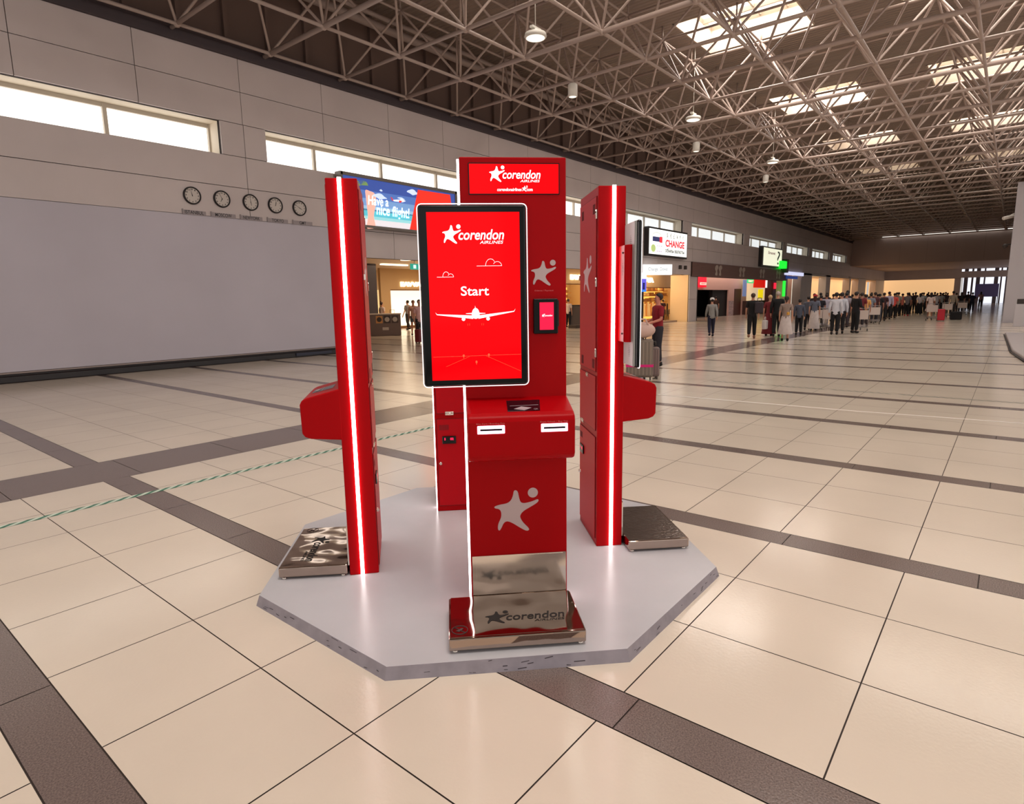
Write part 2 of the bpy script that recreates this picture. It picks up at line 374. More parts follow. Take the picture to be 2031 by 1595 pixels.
# end of the hall
mt_bulk = M('bulkhead', (190, 172, 168), .65, var=.03, vs=.5)
eb = MB()
for i in range(8):
    y1 = 17.1-2.8*i; eb.box(91, 91.2, y1-2.79, y1-.0, 5.44, 10.8)
eb.cur = 1; eb.box(91.02, 91.3, -6, 17.1, 5.44, 10.8)
eb.cur = 0; eb.box(91, 122, -6, 17.0, 5.3, 5.44)
ws = MB(); ws.box(90.7, 90.8, 1.5, 13.5, 8.62, 8.74); ws.box(90.7, 90.8, -3, 1.2, 8.64, 8.76); struct(ws.build('window_11', M('strip_glow', (255, 250, 240), .4, e=1.2, ec=(255, 250, 240))))
struct(eb.build('wall_end', [mt_bulk, mt_joint]))
ew = MB(); ew.box(91, 119, YW, YW+.2, 3.85, 5.4); ew.box(119, 119.2, 6.6, YW, 3.85, 5.4); ew.box(119, 119.2, -4, 6.6, 3.95, 4.9)
for a, b in ((61.8, 62.6), (67.3, 71.6), (78.1, 80.2), (91, 92), (97, 102.6), (111, 118.9)): ew.box(a, b, YW, YW+.8, 0, 3.9)
ew.box(119, 119.4, 6.6, 7.4, 0, 3.9)
struct(ew.build('wall_far', mt_pan))
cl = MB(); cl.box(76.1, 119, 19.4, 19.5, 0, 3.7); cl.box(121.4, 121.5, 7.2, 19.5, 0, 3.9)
struct(cl.build('wall_glow', M('cream_self_glow', (255, 214, 160), .6, e=.62, ec=(255, 206, 148))))  # wall glows by itself in place of lamps lighting the room
gl = MB(); gl.box(121, 121.1, -4, 6.4, 0, 3.95); gl.box(121, 121.1, -4, 8, 4.95, 5.3)
o = struct(gl.build('window_10', M('far_glass', (235, 240, 250), .3, e=1.0, ec=(240, 244, 255))))
gm = MB()
for y, ww in ((6.0, .5), (5.2, .25), (4.5, .5), (3.7, .2), (2.3, .5), (1.7, .2), (1.0, .35), (.5, .15), (-.3, .2)): gm.box(119.6, 119.9, y-ww/2, y+ww/2, 0, 5.3)
gm.build('window_post', M('post_grey', (108, 98, 104), .6), o)
# right side
mt_pl = M('pillar_grey', (196, 190, 194), .5)
struct(MB().box(42, 50, -3.5, .35, 0, 7.2).build('wall_right', mt_pl))
struct(MB().box(50, 91, -3.6, -3.4, 0, 10.7).build('wall_side', mt_pl))
pt = MB(); pt.prism([(18.2, -2.2), (18.2, -.36), (21, -.10), (29.8, .12), (29.8, -2.2)], lambda u, v, d: (u, v, d), 0, .10)
tag(pt.build('low_plinth', M('plinth_grey', (176, 166, 166), .4), None, .02), 'long low grey plinth along the right edge of the floor', 'plinth')
pc = MB(); pc.path([(18.2, -.33, .02), (21, -.07, .02), (29.8, .15, .02)], .02)
tag(pc.build('floor_cable', M('cable_black', (40, 32, 34), .5)), 'dark cable lying along the foot of the low plinth', 'cable')
t = empty('wall_camera', (43, .35, 5.6), 0, 'upper white security camera fixed to the grey pillar on the right', 'camera')
m = MB(); m.tube((-.1, .05, 0), (-.5, .45, -.12), .09); m.build('housing', mt_lw, t); m = MB(); m.tube((0, 0, .15), (-.25, .2, .0), .03); m.build('bracket', mt_lw, t)
t = empty('wall_camera', (43, .35, 4.1), 0, 'lower dark camera fixed to the grey pillar on the right', 'camera')
m = MB(); m.ball((-.3, .25, -.05), .12, 10, 6); m.build('housing', M('box_dark'), t); m = MB(); m.tube((0, 0, .05), (-.3, .2, .02), .03); m.build('bracket', M('box_dark'), t)
t = empty('sales_booth', (30, -.6, 0), 0, 'blue booth with a glazed front at the right edge of the hall', 'booth')
m = MB(); m.box(0, .08, -1.4, .0, 0, 2.0); m.box(0, 1.6, -.06, .0, 0, 2.0); m.build('frame', M('booth_blue', (38, 78, 148), .4), t, .01)
m = MB(); m.box(-.03, -.005, -1.3, -.15, .15, 1.85); m.build('glass_panel', M('booth_glass', (150, 170, 196), .1, spec=.8), t)
m = MB(); m.box(-.1, 1.7, -1.5, .08, 2.0, 2.12); m.build('roof', mt_lw, t)
t = empty('information_desk', (37.6, -.3, 0), 0, 'small grey standing desk with a dark box on top beside the blue booth', 'desk')
m = MB(); m.box(-.3, .3, -.35, .2, 0, 1.05); m.build('body', mt_pl, t, .01); m = MB(); m.box(-.25, .25, -.3, .15, 1.05, 1.28); m.build('monitor', M('box_dark'), t, .01)
# ------------------------------------------------------------------ platform and kiosks
CX, CY, ZP = 2.78, 2.48, .055
mt_plat = M('platform_white', (192, 190, 194), .26, var=.03, vs=4, bump=.03, bs=20)
mt_edge = M('platform_edge', (150, 142, 150), .45, var=.12, vs=14)
RO = 1.3 ; HW = 1.30
def octo(hw): k = hw*math.tan(PI/8); return [(-hw, -k), (-k, -hw), (k, -hw), (hw, -k), (hw, k), (k, hw), (-k, hw), (-hw, k)]
pf = MB(); o0 = octo(HW); o1 = octo(HW-.018)
pf.poly([(x, y, ZP) for x, y in o1]); pf.cur = 1
for i in range(8):
    a, b = o0[i], o0[(i+1) % 8]; c, d = o1[(i+1) % 8], o1[i]
    pf.poly([(a[0], a[1], 0), (b[0], b[1], 0), (c[0], c[1], ZP), (d[0], d[1], ZP)])
pf.poly([(x, y, 0) for x, y in o0])
plat = pf.build('platform', [mt_plat, mt_edge], loc=(CX, CY, 0))
tag(plat, 'large white octagonal platform with scuffed grey sloping edges under the red kiosks', 'platform')
sc_ = MB()
for i in range(46):
    e = random.choice([0, 1, 7, 0, 1, 2, 7]); a = Vector(o0[e]); b = Vector(o0[(e+1) % 8]); c = Vector(o1[e]); t = random.random(); h0 = random.uniform(.1, .9)
    p = a.lerp(b, t); n = (b-a).normalized(); out = Vector((n.y, -n.x)); q = p-out*.018*h0*1.0
    L = random.uniform(.006, .03); w_ = random.uniform(.0008, .002); sl = random.uniform(-.3, .5)
    P = [q-n*L+out*.001, q+n*L+out*.001]
    z = ZP*h0
    sc_.poly([(P[0].x, P[0].y, z-w_), (P[1].x, P[1].y, z-w_+sl*L), (P[1].x, P[1].y, z+w_+sl*L), (P[0].x, P[0].y, z+w_)])
sc_.build('scuff_marks', M('scuff', (70, 60, 66), .8), plat, fix=False)

mt_red = M('kiosk_red', (174, 0, 9), .38, bump=.015, bs=300, spec=.12)
mt_redd = M('kiosk_door_red', (190, 2, 20), .42, spec=.2)
mt_led = M('led_strip', (255, 250, 248), .3, e=7, ec=(255, 246, 244))
mt_lcd = M('display_red', (120, 0, 4), .08, e=.95, ec=(250, 0, 10), spec=.12)
mt_lcdw = M('display_white', (250, 250, 252), .3, e=1.0, ec=(240, 250, 255))
mt_lcdl = M('display_line', (255, 140, 130), .3, e=.8, ec=(255, 150, 140))
mt_lcd2 = M('display_orange', (255, 90, 50), .3, e=.8, ec=(255, 80, 50))
mt_blk = M('gloss_black', (4, 4, 6), .1, spec=.3)
mt_stk = M('sticker_grey', (200, 178, 178), .4)
mt_hair_red = M('seam_dark', (90, 0, 8), .6)
mt_chr = M('chrome', (225, 215, 205), .12, m=1.)
mt_mon = M('monitor_silver', (150, 150, 146), .4, m=.0)
mt_slot = M('slot_glow', (255, 220, 250), .3, e=2.6, ec=(255, 214, 246))
mt_pink = M('print_pink', (226, 110, 112), .5)
def ky(a): return .75-a
def seam_rect(mb, x0, x1, z0, z1, y, t=.0025, d=.0012):
    for a, b, c, e in ((x0, x1, z0, z0+t), (x0, x1, z1-t, z1), (x0, x0+t, z0, z1), (x1-t, x1, z0, z1)): mb.box(a, b, y-d, y+d, c, e)
def console(screen, face):
    pass
def make_kiosk(ang, label, screen=True, group='red self check in kiosks', turn=0.):
    th = PI/4*(-1)+ang; bdir = Vector((math.cos(th), math.sin(th))); adir = Vector((bdir.y, -bdir.x))  # outward
    t = empty('check_in_kiosk', (CX+adir.x*.75, CY+adir.y*.75, ZP), th, label, 'kiosk', group)
    Z = lambda z: z-ZP
    F = lambda a: (lambda u, v, d=0.: (u, ky(a)-d, v-ZP))           # front decals
    Bk = lambda a: (lambda u, v, d=0.: (-u, ky(a)+d, v-ZP))         # back decals (u mirrored)
    m = MB(); m.box(-.145, .345, ky(.83), ky(.667), Z(ZP), Z(2.245)); m.build('column', mt_red, t, .006, seg=3)
    for s, nm in ((-1, 'light_strip'), (1, 'light_strip')):
        x = -.145 if s < 0 else .345
        m = MB(); m.box(min(x, x+s*.010), max(x, x+s*.010), ky(.768), ky(.748), Z(ZP+.002), Z(2.247)); m.build(nm, mt_led, t)
    # header display
    m = MB(); m.box(-.105, .313, ky(.834), ky(.829), Z(2.08), Z(2.218)); h = m.build('header_display', mt_blk, t)
    m = MB(); m.box(-.101, .309, ky(.8352), ky(.834), Z(2.084), Z(2.214)); m.build('display', mt_lcd, h)
    m = MB(); logo(m, F(.8362), -.01, 2.135, .235); m.build('lettering', mt_lcdw, h, fix=False); m = MB(); T = F(.8362)
    m.text('corendonairlines', T, .025, 2.095, w=.112, h=.014, shear=.1, bold=.02); star(m, T, .139, 2.093, .026); m.text('com', T, .160, 2.095, w=.028, h=.010, bold=.02)
    m.build('lettering', mt_lcdw, h, fix=False)
    if screen:
        s = MB(); s.box(-.338, .152, ky(.868), ky(.840), Z(1.207), Z(2.032)); so = s.build('touchscreen', [mt_blk], t, .012, seg=4)
        m = MB(); x0, x1, z0, z1, r = -.341, .155, 1.204, 2.035, .02
        ol = [(x1-r+r*math.sin(q), z1-r+r*math.cos(q)) for q in (0, .5, 1.05, 1.57)]+[(x1-r+r*math.cos(q), z0+r-r*math.sin(q)) for q in (0, .5, 1.05, 1.57)]+[(x0+r-r*math.sin(q), z0+r-r*math.cos(q)) for q in (0, .5, 1.05, 1.57)]+[(x0+r-r*math.cos(q), z1-r+r*math.sin(q)) for q in (0, .5, 1.05, 1.57)]
        for p, q in zip(ol, ol[1:]+ol[:1]): m.tube((p[0], ky(.866), Z(p[1])), (q[0], ky(.866), Z(q[1])), .0024, n=6, cap=False)
        m.build('light_frame', M('frame_glow', (255, 250, 250), .3, e=.9), so)
        X0, X1, Z0, Z1 = -.300, .121, 1.236, 1.999
        U = lambda u: X0+(X1-X0)*u
        V = lambda v: Z1+(Z0-Z1)*v
        m = MB(); m.box(X0, X1, ky(.8692), ky(.868), Z(Z0), Z(Z1)); m.build('display', mt_lcd, so)
        T = F(.8702); m = MB(); logo(m, T, U(.165), V(.182), U(.83)-U(.165))
        m.text('Start', T, U(.345), V(.488), w=U(.652)-U(.345), h=V(.432)-V(.488), bold=.012)
        # aeroplane seen from behind
        c = U(.5); zc = V(.612)
        m.poly([T(c+.018*math.cos(q), zc+.008+(.030 if math.sin(q) > 0 else .020)*math.sin(q)) for q in [2*PI*i/20 for i in range(20)]])
        for sg in (-1, 1):
            tip = U(.075) if sg < 0 else U(.925); zt = V(.585) if sg > 0 else V(.597)
            m.poly([T(c+sg*.012, zc-.012), T(c+sg*.014, zc+.004), T(tip, zt+.001), T(tip, zt-.003)])
            m.poly([T(tip, zt-.003), T(tip, zt+.002), T(tip+sg*.007, zt+.010)])
            m.poly([T(c+sg*.057+.0085*math.cos(q), zc-.012+.0085*math.sin(q)) for q in [2*PI*i/12 for i in range(12)]])
            m.poly([T(c+sg*.014, zc+.010), T(c+sg*.045, zc+.012), T(c+sg*.045, zc+.014), T(c+sg*.014, zc+.016)])
        m.poly([T(c-.003, zc+.03), T(c+.002, zc+.03), T(c-.002, V(.548))])
        m.build('lettering', mt_lcdw, so, fix=False)
        m = MB(); T = F(.8700)
        def line(pts, r=.0011):
            for p, q in zip(pts, pts[1:]): m.tube(T(U(p[0]), V(p[1])), T(U(q[0]), V(q[1])), r, n=4, cap=False)
        def cloud(u0, u1, v0, v1):
            w_ = u1-u0; h_ = v1-v0
            line([(u0, v1), (u1, v1)]); line([(u0+w_*(.55-.2*math.cos(q)), v0+h_*(1-.0)-h_*math.sin(q)) for q in [PI*i/10 for i in range(9)]])
            line([(u0+w_*(.82-.17*math.cos(q)), v1-h_*.6*math.sin(q)) for q in [PI*(.15+.085*i) for i in range(11)]])
        cloud(.525, .80, .272, .313); m.build('cloud_drawing', mt_lcdw, so); m = MB(); cloud(.09, .272, .345, .376); m.build('cloud_drawing', mt_lcdw, so)
        m = MB(); line([(.02, .855), (1, .850)], .0007); line([(.42, .856), (.16, .915)], .0007); line([(.60, .853), (.995, .955)], .0007)
        for u, v in ((.355, .855), (.635, .853), (.495, .895)): line([(u, v+.012), (u, v)], .0016); m.ball(T(U(u), V(v-.004)), .005, 8, 5, (1, .1, 1.3))
        for u in (.41, .43, .565, .585): line([(u, .655), (u, .668)], .0009)
        m.build('runway_drawing', mt_lcd2, so)
        m = MB(); m.box(-.334, -.10, ky(.840), ky(.826), Z(1.215), Z(2.026)); mo = m.build('monitor_housing', mt_mon, t, .004)
        mk = MB()
        for zc in (1.92, 1.30):
            for k in range(-3, 4):
                w_ = .018*(1-abs(k)/4.); mk.box(-.262-w_, -.262+w_, ky(.8255), ky(.8245), Z(zc+k*.010-.001), Z(zc+k*.010+.001))
        mk.build('vent_slots', M('vent_dark', (60, 60, 60), .6), mo)
        m = MB(); pr_ = [(-.145, .79), (-.262, .79), (-.275, .795), (-.292, .815), (-.292, .84), (-.145, .84)]
        m.prism(pr_, lambda u, v, d: (u, ky(v), d), Z(1.352), Z(1.902)); br = m.build('mounting_bracket', mt_red, t, .003)
        mk = MB()
        for zc in (1.86, 1.40): mk.ball((-.235, ky(.789), Z(zc)), .006, 8, 6)
        for zc in (1.77, 1.50):
            for k in range(-6, 7):
                for j in range(-2, 3):
                    if abs(k)+abs(j)*2 < 7: mk.box(-.225+j*.008-.0012, -.225+j*.008+.0012, ky(.790), ky(.7893), Z(zc+k*.008-.0012), Z(zc+k*.008+.0012))
        mk.build('screws_and_vents', M('vent_dark'), br)
    # emblems
    for q in ((.178, 1.668, .118), (-.02, .457, .222)): m = MB(); star(m, F(.8312), *q); m.build('star_emblem', mt_stk, t, fix=False)
    m = MB(); m.text('Odeme / Payment', F(.8312), .193, 1.640, w=.09, h=.009); m.build('lettering', mt_pink, t, fix=False)
    # card reader
    if screen: m = MB(); m.box(.184, .300, ky(.858), ky(.828), Z(1.443), Z(1.607)); m.box(.296, .306, ky(.85), ky(.83), Z(1.475), Z(1.60)); cr = m.build('card_reader', M('reader_black', (6, 5, 7), .3, spec=.25), t, .010, seg=3)
    if screen: m = MB(); m.box(.212, .279, ky(.8592), ky(.857), Z(1.462), Z(1.590)); m.build('display', M('reader_pink', (240, 6, 60), .2, e=.85, ec=(240, 4, 62)), cr)
    if screen: m = MB(); logo(m, F(.860), .222, 1.522, .05, False); m.build('lettering', mt_lcdw, cr, fix=False)
    # console shelf
    prf = [(.82, .853), (.99, .868), (1.02, .880), (1.035, .900), (1.038, 1.06), (1.028, 1.082), (1.00, 1.096), (.86, 1.132), (.82, 1.142)]
    m = MB(); m.prism(prf, lambda u, v, d: (d, ky(u), Z(v)), -.146, .346); cs = m.build('console', mt_red, t, .008, seg=3)
    sl = (1.132-1.096)/(.86-1.00)
    def top(u, a, d=.0): return (u, ky(a), Z(1.132+(a-.86)*sl)+d)
    m = MB(); m.poly([top(.045, .872, .0015), top(.205, .872, .0015), top(.19, .992, .0015), top(.040, .992, .0015)]); m.build('scanner_glass', M('scanner_dark', (42, 16, 24), .08), cs, fix=False)
    m = MB(); m.poly([top(.07, .97, .003), top(.108, .945, .003), top(.155, .962, .003), top(.118, .987, .003)])
    m.poly([top(.055, .935, .003), top(.19, .930, .003), top(.19, .934, .003), top(.055, .938, .003)])
    m.text('QR', lambda u, v, d=0.: top(u, .985-v, .003), .163, 0, w=.02, h=.015); m.build('scanner_symbol', M('symbol_grey', (180, 164, 168), .4), cs, fix=False)
    for x0, x1, words in ((-.103, .021, 'Bilet Karti / Boarding Pass'), (.187, .310, 'Bagaj Etiketi / Bag Tag')):
        m = MB(); z0, z1 = 1.008, 1.046; r = .008
        m.box(x0, x1, ky(1.0415), ky(1.036), Z(z0), Z(z1)); so = m.build('slot_surround', mt_slot, cs, .006)
        m = MB(); m.box(x0+.012, x1-.012, ky(1.0425), ky(1.041), Z((z0+z1)/2-.0045), Z((z0+z1)/2+.0045)); m.build('slot', mt_blk, so)
        m = MB(); m.text(words, F(1.0394), x0-.004, z1+.004, w=x1-x0+.004, h=.0085); m.build('lettering', mt_pink, cs, fix=False)
    # steel kick plate and back doors
    m = MB(); m.box(-.138, .338, ky(.838), ky(.829), Z(ZP+.06), Z(.338)); m.box(-.118, .322, ky(.8385), ky(.838), Z(ZP+.06), Z(.334)); m.build('kick_plate', mt_chr, t, .001)
    yb = ky(.664)
    for nm, z0, z1 in (('upper_door', 1.165, 2.19), ('middle_door', .80, 1.135), ('lower_door', .10, .755)):
        m = MB(); m.box(-.110, .328, ky(.668), yb+.003, Z(z0), Z(z1)); d = m.build(nm, mt_redd, t, .0015)
        m = MB(); seam_rect(m, -.113, .331, Z(z0-.003), Z(z1+.003), yb-.0015, .004, .0018); m.build('door_gap', mt_hair_red, d)
        hy = yb+.006
        if nm == 'upper_door':
            for zz in (2.09, 1.70, 1.28):
                m = MB(); m.box(-.122, -.110, yb, yb+.004, Z(zz-.026), Z(zz+.026)); m.tube((-.110, hy-.001, Z(zz-.026)), (-.110, hy-.001, Z(zz+.026)), .003, n=8)
                m.build('hinge', mt_chr, d)
            m = MB(); m.box(.300, .318, yb, yb+.012, Z(1.725), Z(1.755)); m.build('latch', mt_chr, d)
            m = MB()
            for vx, vz in ((-.06, 2.125), (.245, 2.125), (-.06, 1.21), (.245, 1.21)):
                for k in range(8): m.box(vx-.03+k*.008, vx-.026+k*.008, yb+.002, yb+.0036, Z(vz-.028), Z(vz+.028))
            m.build('vent_slots', mt_hair_red, d)
            m = MB(); star(m, Bk(.6602), -.22, 1.640, .225); m.build('star_emblem', M('sticker_pale', (224, 200, 206), .4), d, fix=False)
        if nm == 'middle_door':
            for hx, hz in ((.235, .802), (.1, 1.128)):
                m = MB(); m.box(hx-.03, hx+.03, yb, yb+.007, Z(hz-.016), Z(hz+.010)); m.tube((hx-.03, hy+.001, Z(hz-.003)), (hx+.03, hy+.001, Z(hz-.003)), .004, n=8)
                m.build('hinge', mt_chr, d)
        if nm == 'lower_door':
            m = MB()
            for k in range(9): m.box(.244+k*.008, .248+k*.008, yb+.002, yb+.0036, Z(.674), Z(.714))
            m.build('vent_slots', mt_hair_red, d)
            m = MB(); m.box(.192, .293, yb+.002, yb+.012, Z(.573), Z(.63)); dp = m.build('controller_display', mt_blk, d, .003)
            m = MB(); TT = lambda u, v, dd=0.: (-u, yb+.0126, v-ZP); m.text('5', TT, -.278, .600, w=.010, h=.018, bold=.03); m.text('02', TT, -.235, .600, w=.025, h=.018, bold=.03); m.build('lettering', M('digit_red', (255, 40, 80), .4, e=1.6, ec=(255, 30, 80)), dp, fix=False)
            m = MB(); m.lathe((0, 0, 0), [(.001, .014), (.010, .014), (.012, 0)], 14, lambda x, y, z: (.310+x, yb+z+.002, Z(.426)+y)); m.build('lock', mt_chr, d)
    if turn:
        c_, s_ = math.cos(th), math.sin(th); P0 = Vector((t.location.x+.345*c_, t.location.y+.345*s_)); th += turn; t.rotation_euler.z = th
        t.location.x = P0.x-.345*math.cos(th); t.location.y = P0.y-.345*math.sin(th)
    return t
make_kiosk(0, 'red kiosk at the front facing the viewer, with a lit touchscreen reading Start')
make_kiosk(PI/2, 'red kiosk on the right, seen from its side, with a black screen edge')
make_kiosk(PI, 'red kiosk at the back, mostly hidden behind the front kiosk and showing its lower door')
make_kiosk(-PI/2, 'red kiosk on the left, seen from its side and without any screen', screen=False, turn=.080)
# luggage scales standing in front of each kiosk
mt_steel = bpy.data.materials.new('polished_steel'); mt_steel.use_nodes = True; nt = mt_steel.node_tree; b = nt.nodes['Principled BSDF']
b.inputs['Base Color'].default_value = lin((176, 158, 146)); b.inputs['Metallic'].default_value = 1; b.inputs['Roughness'].default_value = .07
tc = nt.nodes.new('ShaderNodeTexCoord'); n1 = nt.nodes.new('ShaderNodeTexNoise'); n1.inputs['Scale'].default_value = 5.; n1.inputs['Detail'].default_value = 1.0
bp = nt.nodes.new('ShaderNodeBump'); bp.inputs['Strength'].default_value = .6; bp.inputs['Distance'].default_value = .02
nt.links.new(tc.outputs['Object'], n1.inputs['Vector']); nt.links.new(n1.outputs['Fac'], bp.inputs['Height']); nt.links.new(bp.outputs[0], b.inputs['Normal'])
mt_scr = M('scratched_steel', (150, 140, 136), .2, m=1., bump=.2, bs=50)
def make_scale(ang, label, plain=False):
    th = -PI/4+ang; bd = Vector((math.cos(th), math.sin(th))); ad = Vector((bd.y, -bd.x))
    t = empty('luggage_scale', (CX+ad.x*1.03, CY+ad.y*1.03, ZP), th, label, 'scale', 'steel luggage scales at the foot of the kiosks')
    y = lambda a: 1.03-a
    m = MB(); m.box(-.262, .358, y(1.225), y(.842), .012, .072); m.build('base', mt_steel, t, .008, seg=3)
    m = MB(); m.box(-.252, .350, y(1.213), y(.845), .072, .0735); tp = m.build('top_plate', mt_scr if plain else mt_steel, t)
    m = MB()
    for fx in (-.235, .335):
        for fa in (1.2, .87): m.lathe((fx, y(fa), 0), [(.014, 0), (.014, .008), (.006, .009), (.006, .014)], 10)
    m.build('feet', mt_chr, t)
    if not plain:
        T = lambda u, v, d=0.: (u, -v, .0745)
        T = lambda u, v, d=0.: (u, y(1.10)+v, .0745)
        m = MB(); logo(m, T, -.09, -.02, .375); m.build('lettering', M('etched_black', (26, 22, 20), .5), tp, fix=False)
        m = MB(); cx, cy = -.212, y(1.155); ring = [(cx+.036*math.cos(q), cy+.036*math.sin(q)) for q in [2*PI*i/28 for i in range(29)]]
        for p, q in zip(ring, ring[1:]): m.tube((p[0], p[1], .0745), (q[0], q[1], .0745), .0016, n=4, cap=False)
        m.tube((cx-.026, cy+.026, .0745), (cx+.026, cy-.026, .0745), .0016, n=4)
        m.poly([(cx-.018, cy-.006, .0748), (cx-.003, cy-.016, .0748), (cx+.008, cy-.003, .0748), (cx+.018, cy+.010, .0748), (cx+.008, cy+.014, .0748), (cx-.006, cy+.002, .0748)])
        m.build('warning_symbol', M('etched_grey', (70, 50, 48), .5), tp, fix=False)
    return t
make_scale(0, 'mirror steel luggage scale in front of the front kiosk, black logo on its plate')
make_scale(PI/2, 'scratched steel luggage scale at the foot of the right kiosk, with no logo', True)
make_scale(PI, 'steel luggage scale behind the back kiosk, on the far side of the platform')
make_scale(-PI/2, 'mirror steel luggage scale at the foot of the left kiosk, black logo on its plate')
# ------------------------------------------------------------------ clocks and plates on the left wall
mt_clk = M('clock_face', (206, 196, 188), .4); mt_ck = M('clock_black', (24, 16, 18), .4)
CK = [(7.58, 'ISTANBUL', 11.6, 58), (8.36, 'MOSCOW', 7, 56), (9.17, 'NEWYORK', 5.6, 59), (9.92, 'TOKYO', 12.6, 2), (10.70, 'GMT', 3.9, 50)]
LB = [(7.29, 7.89), (8.02, 8.70), (8.83, 9.48), (9.63, 10.28), (10.44, 11.10)]
nm = {'ISTANBUL': 'Istanbul', 'MOSCOW': 'Moscow', 'NEWYORK': 'New York', 'TOKYO': 'Tokyo', 'GMT': 'GMT'}
for (x, word, hh, mm_), (l0, l1) in zip(CK, LB):
    t = empty('wall_clock', (x, YW, 4.45), 0, 'round black rimmed wall clock above the %s name plate' % nm[word], 'clock', 'wall clocks in a row')
    TR = lambda u, v, d: (u, -d, v)
    m = MB(); m.lathe((0, 0, 0), [(.19, .03), (.19, .05), (.205, .06), (.222, .05), (.225, .0)], 36, TR); m.build('rim', mt_ck, t)
    m = MB(); m.poly([(.195*math.cos(q), -.032, .195*math.sin(q)) for q in [2*PI*i/36 for i in range(36)]]); fc = m.build('dial', mt_clk, t, fix=False)
    for h in range(1, 13):
        a = PI/2-h*PI/6; s_ = str(h); m = MB()
        m.text(s_, lambda u, v, d=0.: (u, -.034, v), .155*math.cos(a)-.014*len(s_), .155*math.sin(a)-.017, w=.026*len(s_), h=.036, bold=.05); m.build('numeral', mt_ck, fc, fix=False)
    m = MB()
    for ang, L, wd in ((hh/12*2*PI, .09, .010), (mm_/60*2*PI, .14, .007)):
        d = Vector((math.sin(ang), 0, math.cos(ang))); n = Vector((d.z, 0, -d.x)); m = MB()
        m.poly([Vector((0, -.037, 0))-d*.02-n*wd, Vector((0, -.037, 0))-d*.02+n*wd, Vector((0, -.037, 0))+d*L+n*wd*.5, Vector((0, -.037, 0))+d*L-n*wd*.5]); m.build('hand', mt_ck, t, fix=False)
    t = empty('name_plate', (l0, YW, 4.02), 0, 'grey name plate reading %s on the left wall under a clock' % word, 'sign', 'name plates under the clocks')
    W_ = l1-l0; m = MB(); m.box(.02, W_, -.03, 0, -.055, .055); m.box(.0, .02, -.05, 0, -.055, .075); m.build('plate', M('plate_grey', (156, 146, 148), .5), t)
    m = MB(); tw = min(.48, .075*len(word)); m.text(word, lambda u, v, d=0.: (u, -.032, v), W_*.5-tw/2, -.04, w=tw, h=.09, bold=.01); m.build('lettering', mt_ck, t, fix=False)
# ------------------------------------------------------------------ billboards and signs
mt_bf = M('board_frame', (120, 112, 106), .4)
def em(name, c, e=.8): return M(name, c, .5, e=e, ec=c, spec=.2)
t = empty('billboard', (12.05, 16.6, 4.12), 0, 'large lit beach billboard reading Have a nice flight on the left wall', 'billboard')
o = Vector((12.05, 16.6, 4.12))
def Q(cx, cy, d=0.): return at(680+cx/8.46, 340+cy/8.46, 16.6)-o+Vector((0, -d, 0))
m = MB(); m.box(0, 5.12, .01, .25, -.02, 1.52); m.box(5.06, 5.16, -.03, .25, -.04, 1.56); m.box(-.04, .06, -.03, .25, -.04, 1.56); m.box(0, 5.16, -.03, .25, 1.46, 1.56); m.box(0, 5.16, -.03, .25, -.08, .0)
m.build('frame', mt_bf, t)
bands = [(1.46, 1.1, (62, 84, 158)), (1.1, .85, (84, 116, 184)), (.85, .62, (118, 156, 206)), (.62, .52, (150, 190, 220)), (.52, .47, (70, 130, 160)), (.47, .30, (92, 190, 208)), (.30, .2, (150, 214, 220)), (.2, 0, (226, 222, 228))]
m = MB(); mats = []
for i, (z1, z0, c) in enumerate(bands): m.cur = i; m.poly([(.06, .008, z0), (5.06, .008, z0), (5.06, .008, z1), (.06, .008, z1)]); mats.append(em('print_band%d' % i, c, .75))
sc = m.build('beach_print', mats, t, fix=False)
m = MB(); m.poly([Q(1258, 308, .004), Q(1795, 392, .004), Vector((5.06, -.004+.0, 0)), Vector((Q(1125, 1040).x, -.004, 0))]); m.build('red_field', em('print_red', (236, 52, 38), .8), sc, fix=False)
m = MB(); m.poly([Q(x, y, .002) for x, y in spline([(378, 312), (450, 330), (530, 370), (560, 480), (540, 620), (520, 760), (550, 930), (470, 960), (400, 940), (420, 760), (400, 560), (385, 430)], 3)]); m.build('leg_drawing', em('print_skin', (232, 176, 160), .8), sc, fix=False)
m = MB()
for cx, cy, a, b in ((620, 420, 110, 40), (1170, 350, 90, 40), (640, 320, 25, 15), (980, 455, 60, 14)): m.poly([Q(cx+a*math.cos(q)*(1+.2*math.sin(3*q)), cy+b*math.sin(q)*(1+.25*math.cos(4*q))+.25*a*math.cos(q), .003) for q in [2*PI*i/24 for i in range(24)]])
m.build('cloud_drawing', em('print_cloud', (205, 222, 240), .8), sc, fix=False)
m = MB()
for i in range(12):
    a = 2.6+i*.33; m.poly([Q(300, 230, .003+.0003*i), Q(300+110*math.cos(a), 230+70*math.sin(a)-18, .003+.0003*i), Q(300+125*math.cos(a), 230+85*math.sin(a)+14, .003+.0003*i)])
m.build('palm_drawing', em('print_palm', (120, 150, 90), .7), sc, fix=False)
m = MB(); m.poly([Q(830, 480, .005), Q(1000, 470, .005), Q(1055, 500, .005), Q(1000, 518, .005), Q(860, 502, .005)]); m.build('aeroplane_drawing', em('print_white', (250, 246, 246), .9), sc, fix=False)
m = MB(); m.poly([Q(800, 430, .006), Q(818, 435, .006), Q(850, 490, .006), Q(825, 490, .006)]); m.poly([Q(940, 485, .006), Q(1000, 500, .006), Q(960, 530, .006), Q(940, 515, .006)]); m.build('aeroplane_tail', em('print_tail', (220, 60, 60), .8), sc, fix=False)
def tq(cx0, cy0, cx1, cy1, H): # text along a sloping line in crop units
    p = Q(cx0, cy0, .008); q = Q(cx1, cy1, .008); w_ = (q-p).length; return p, (q-p).normalized(), w_
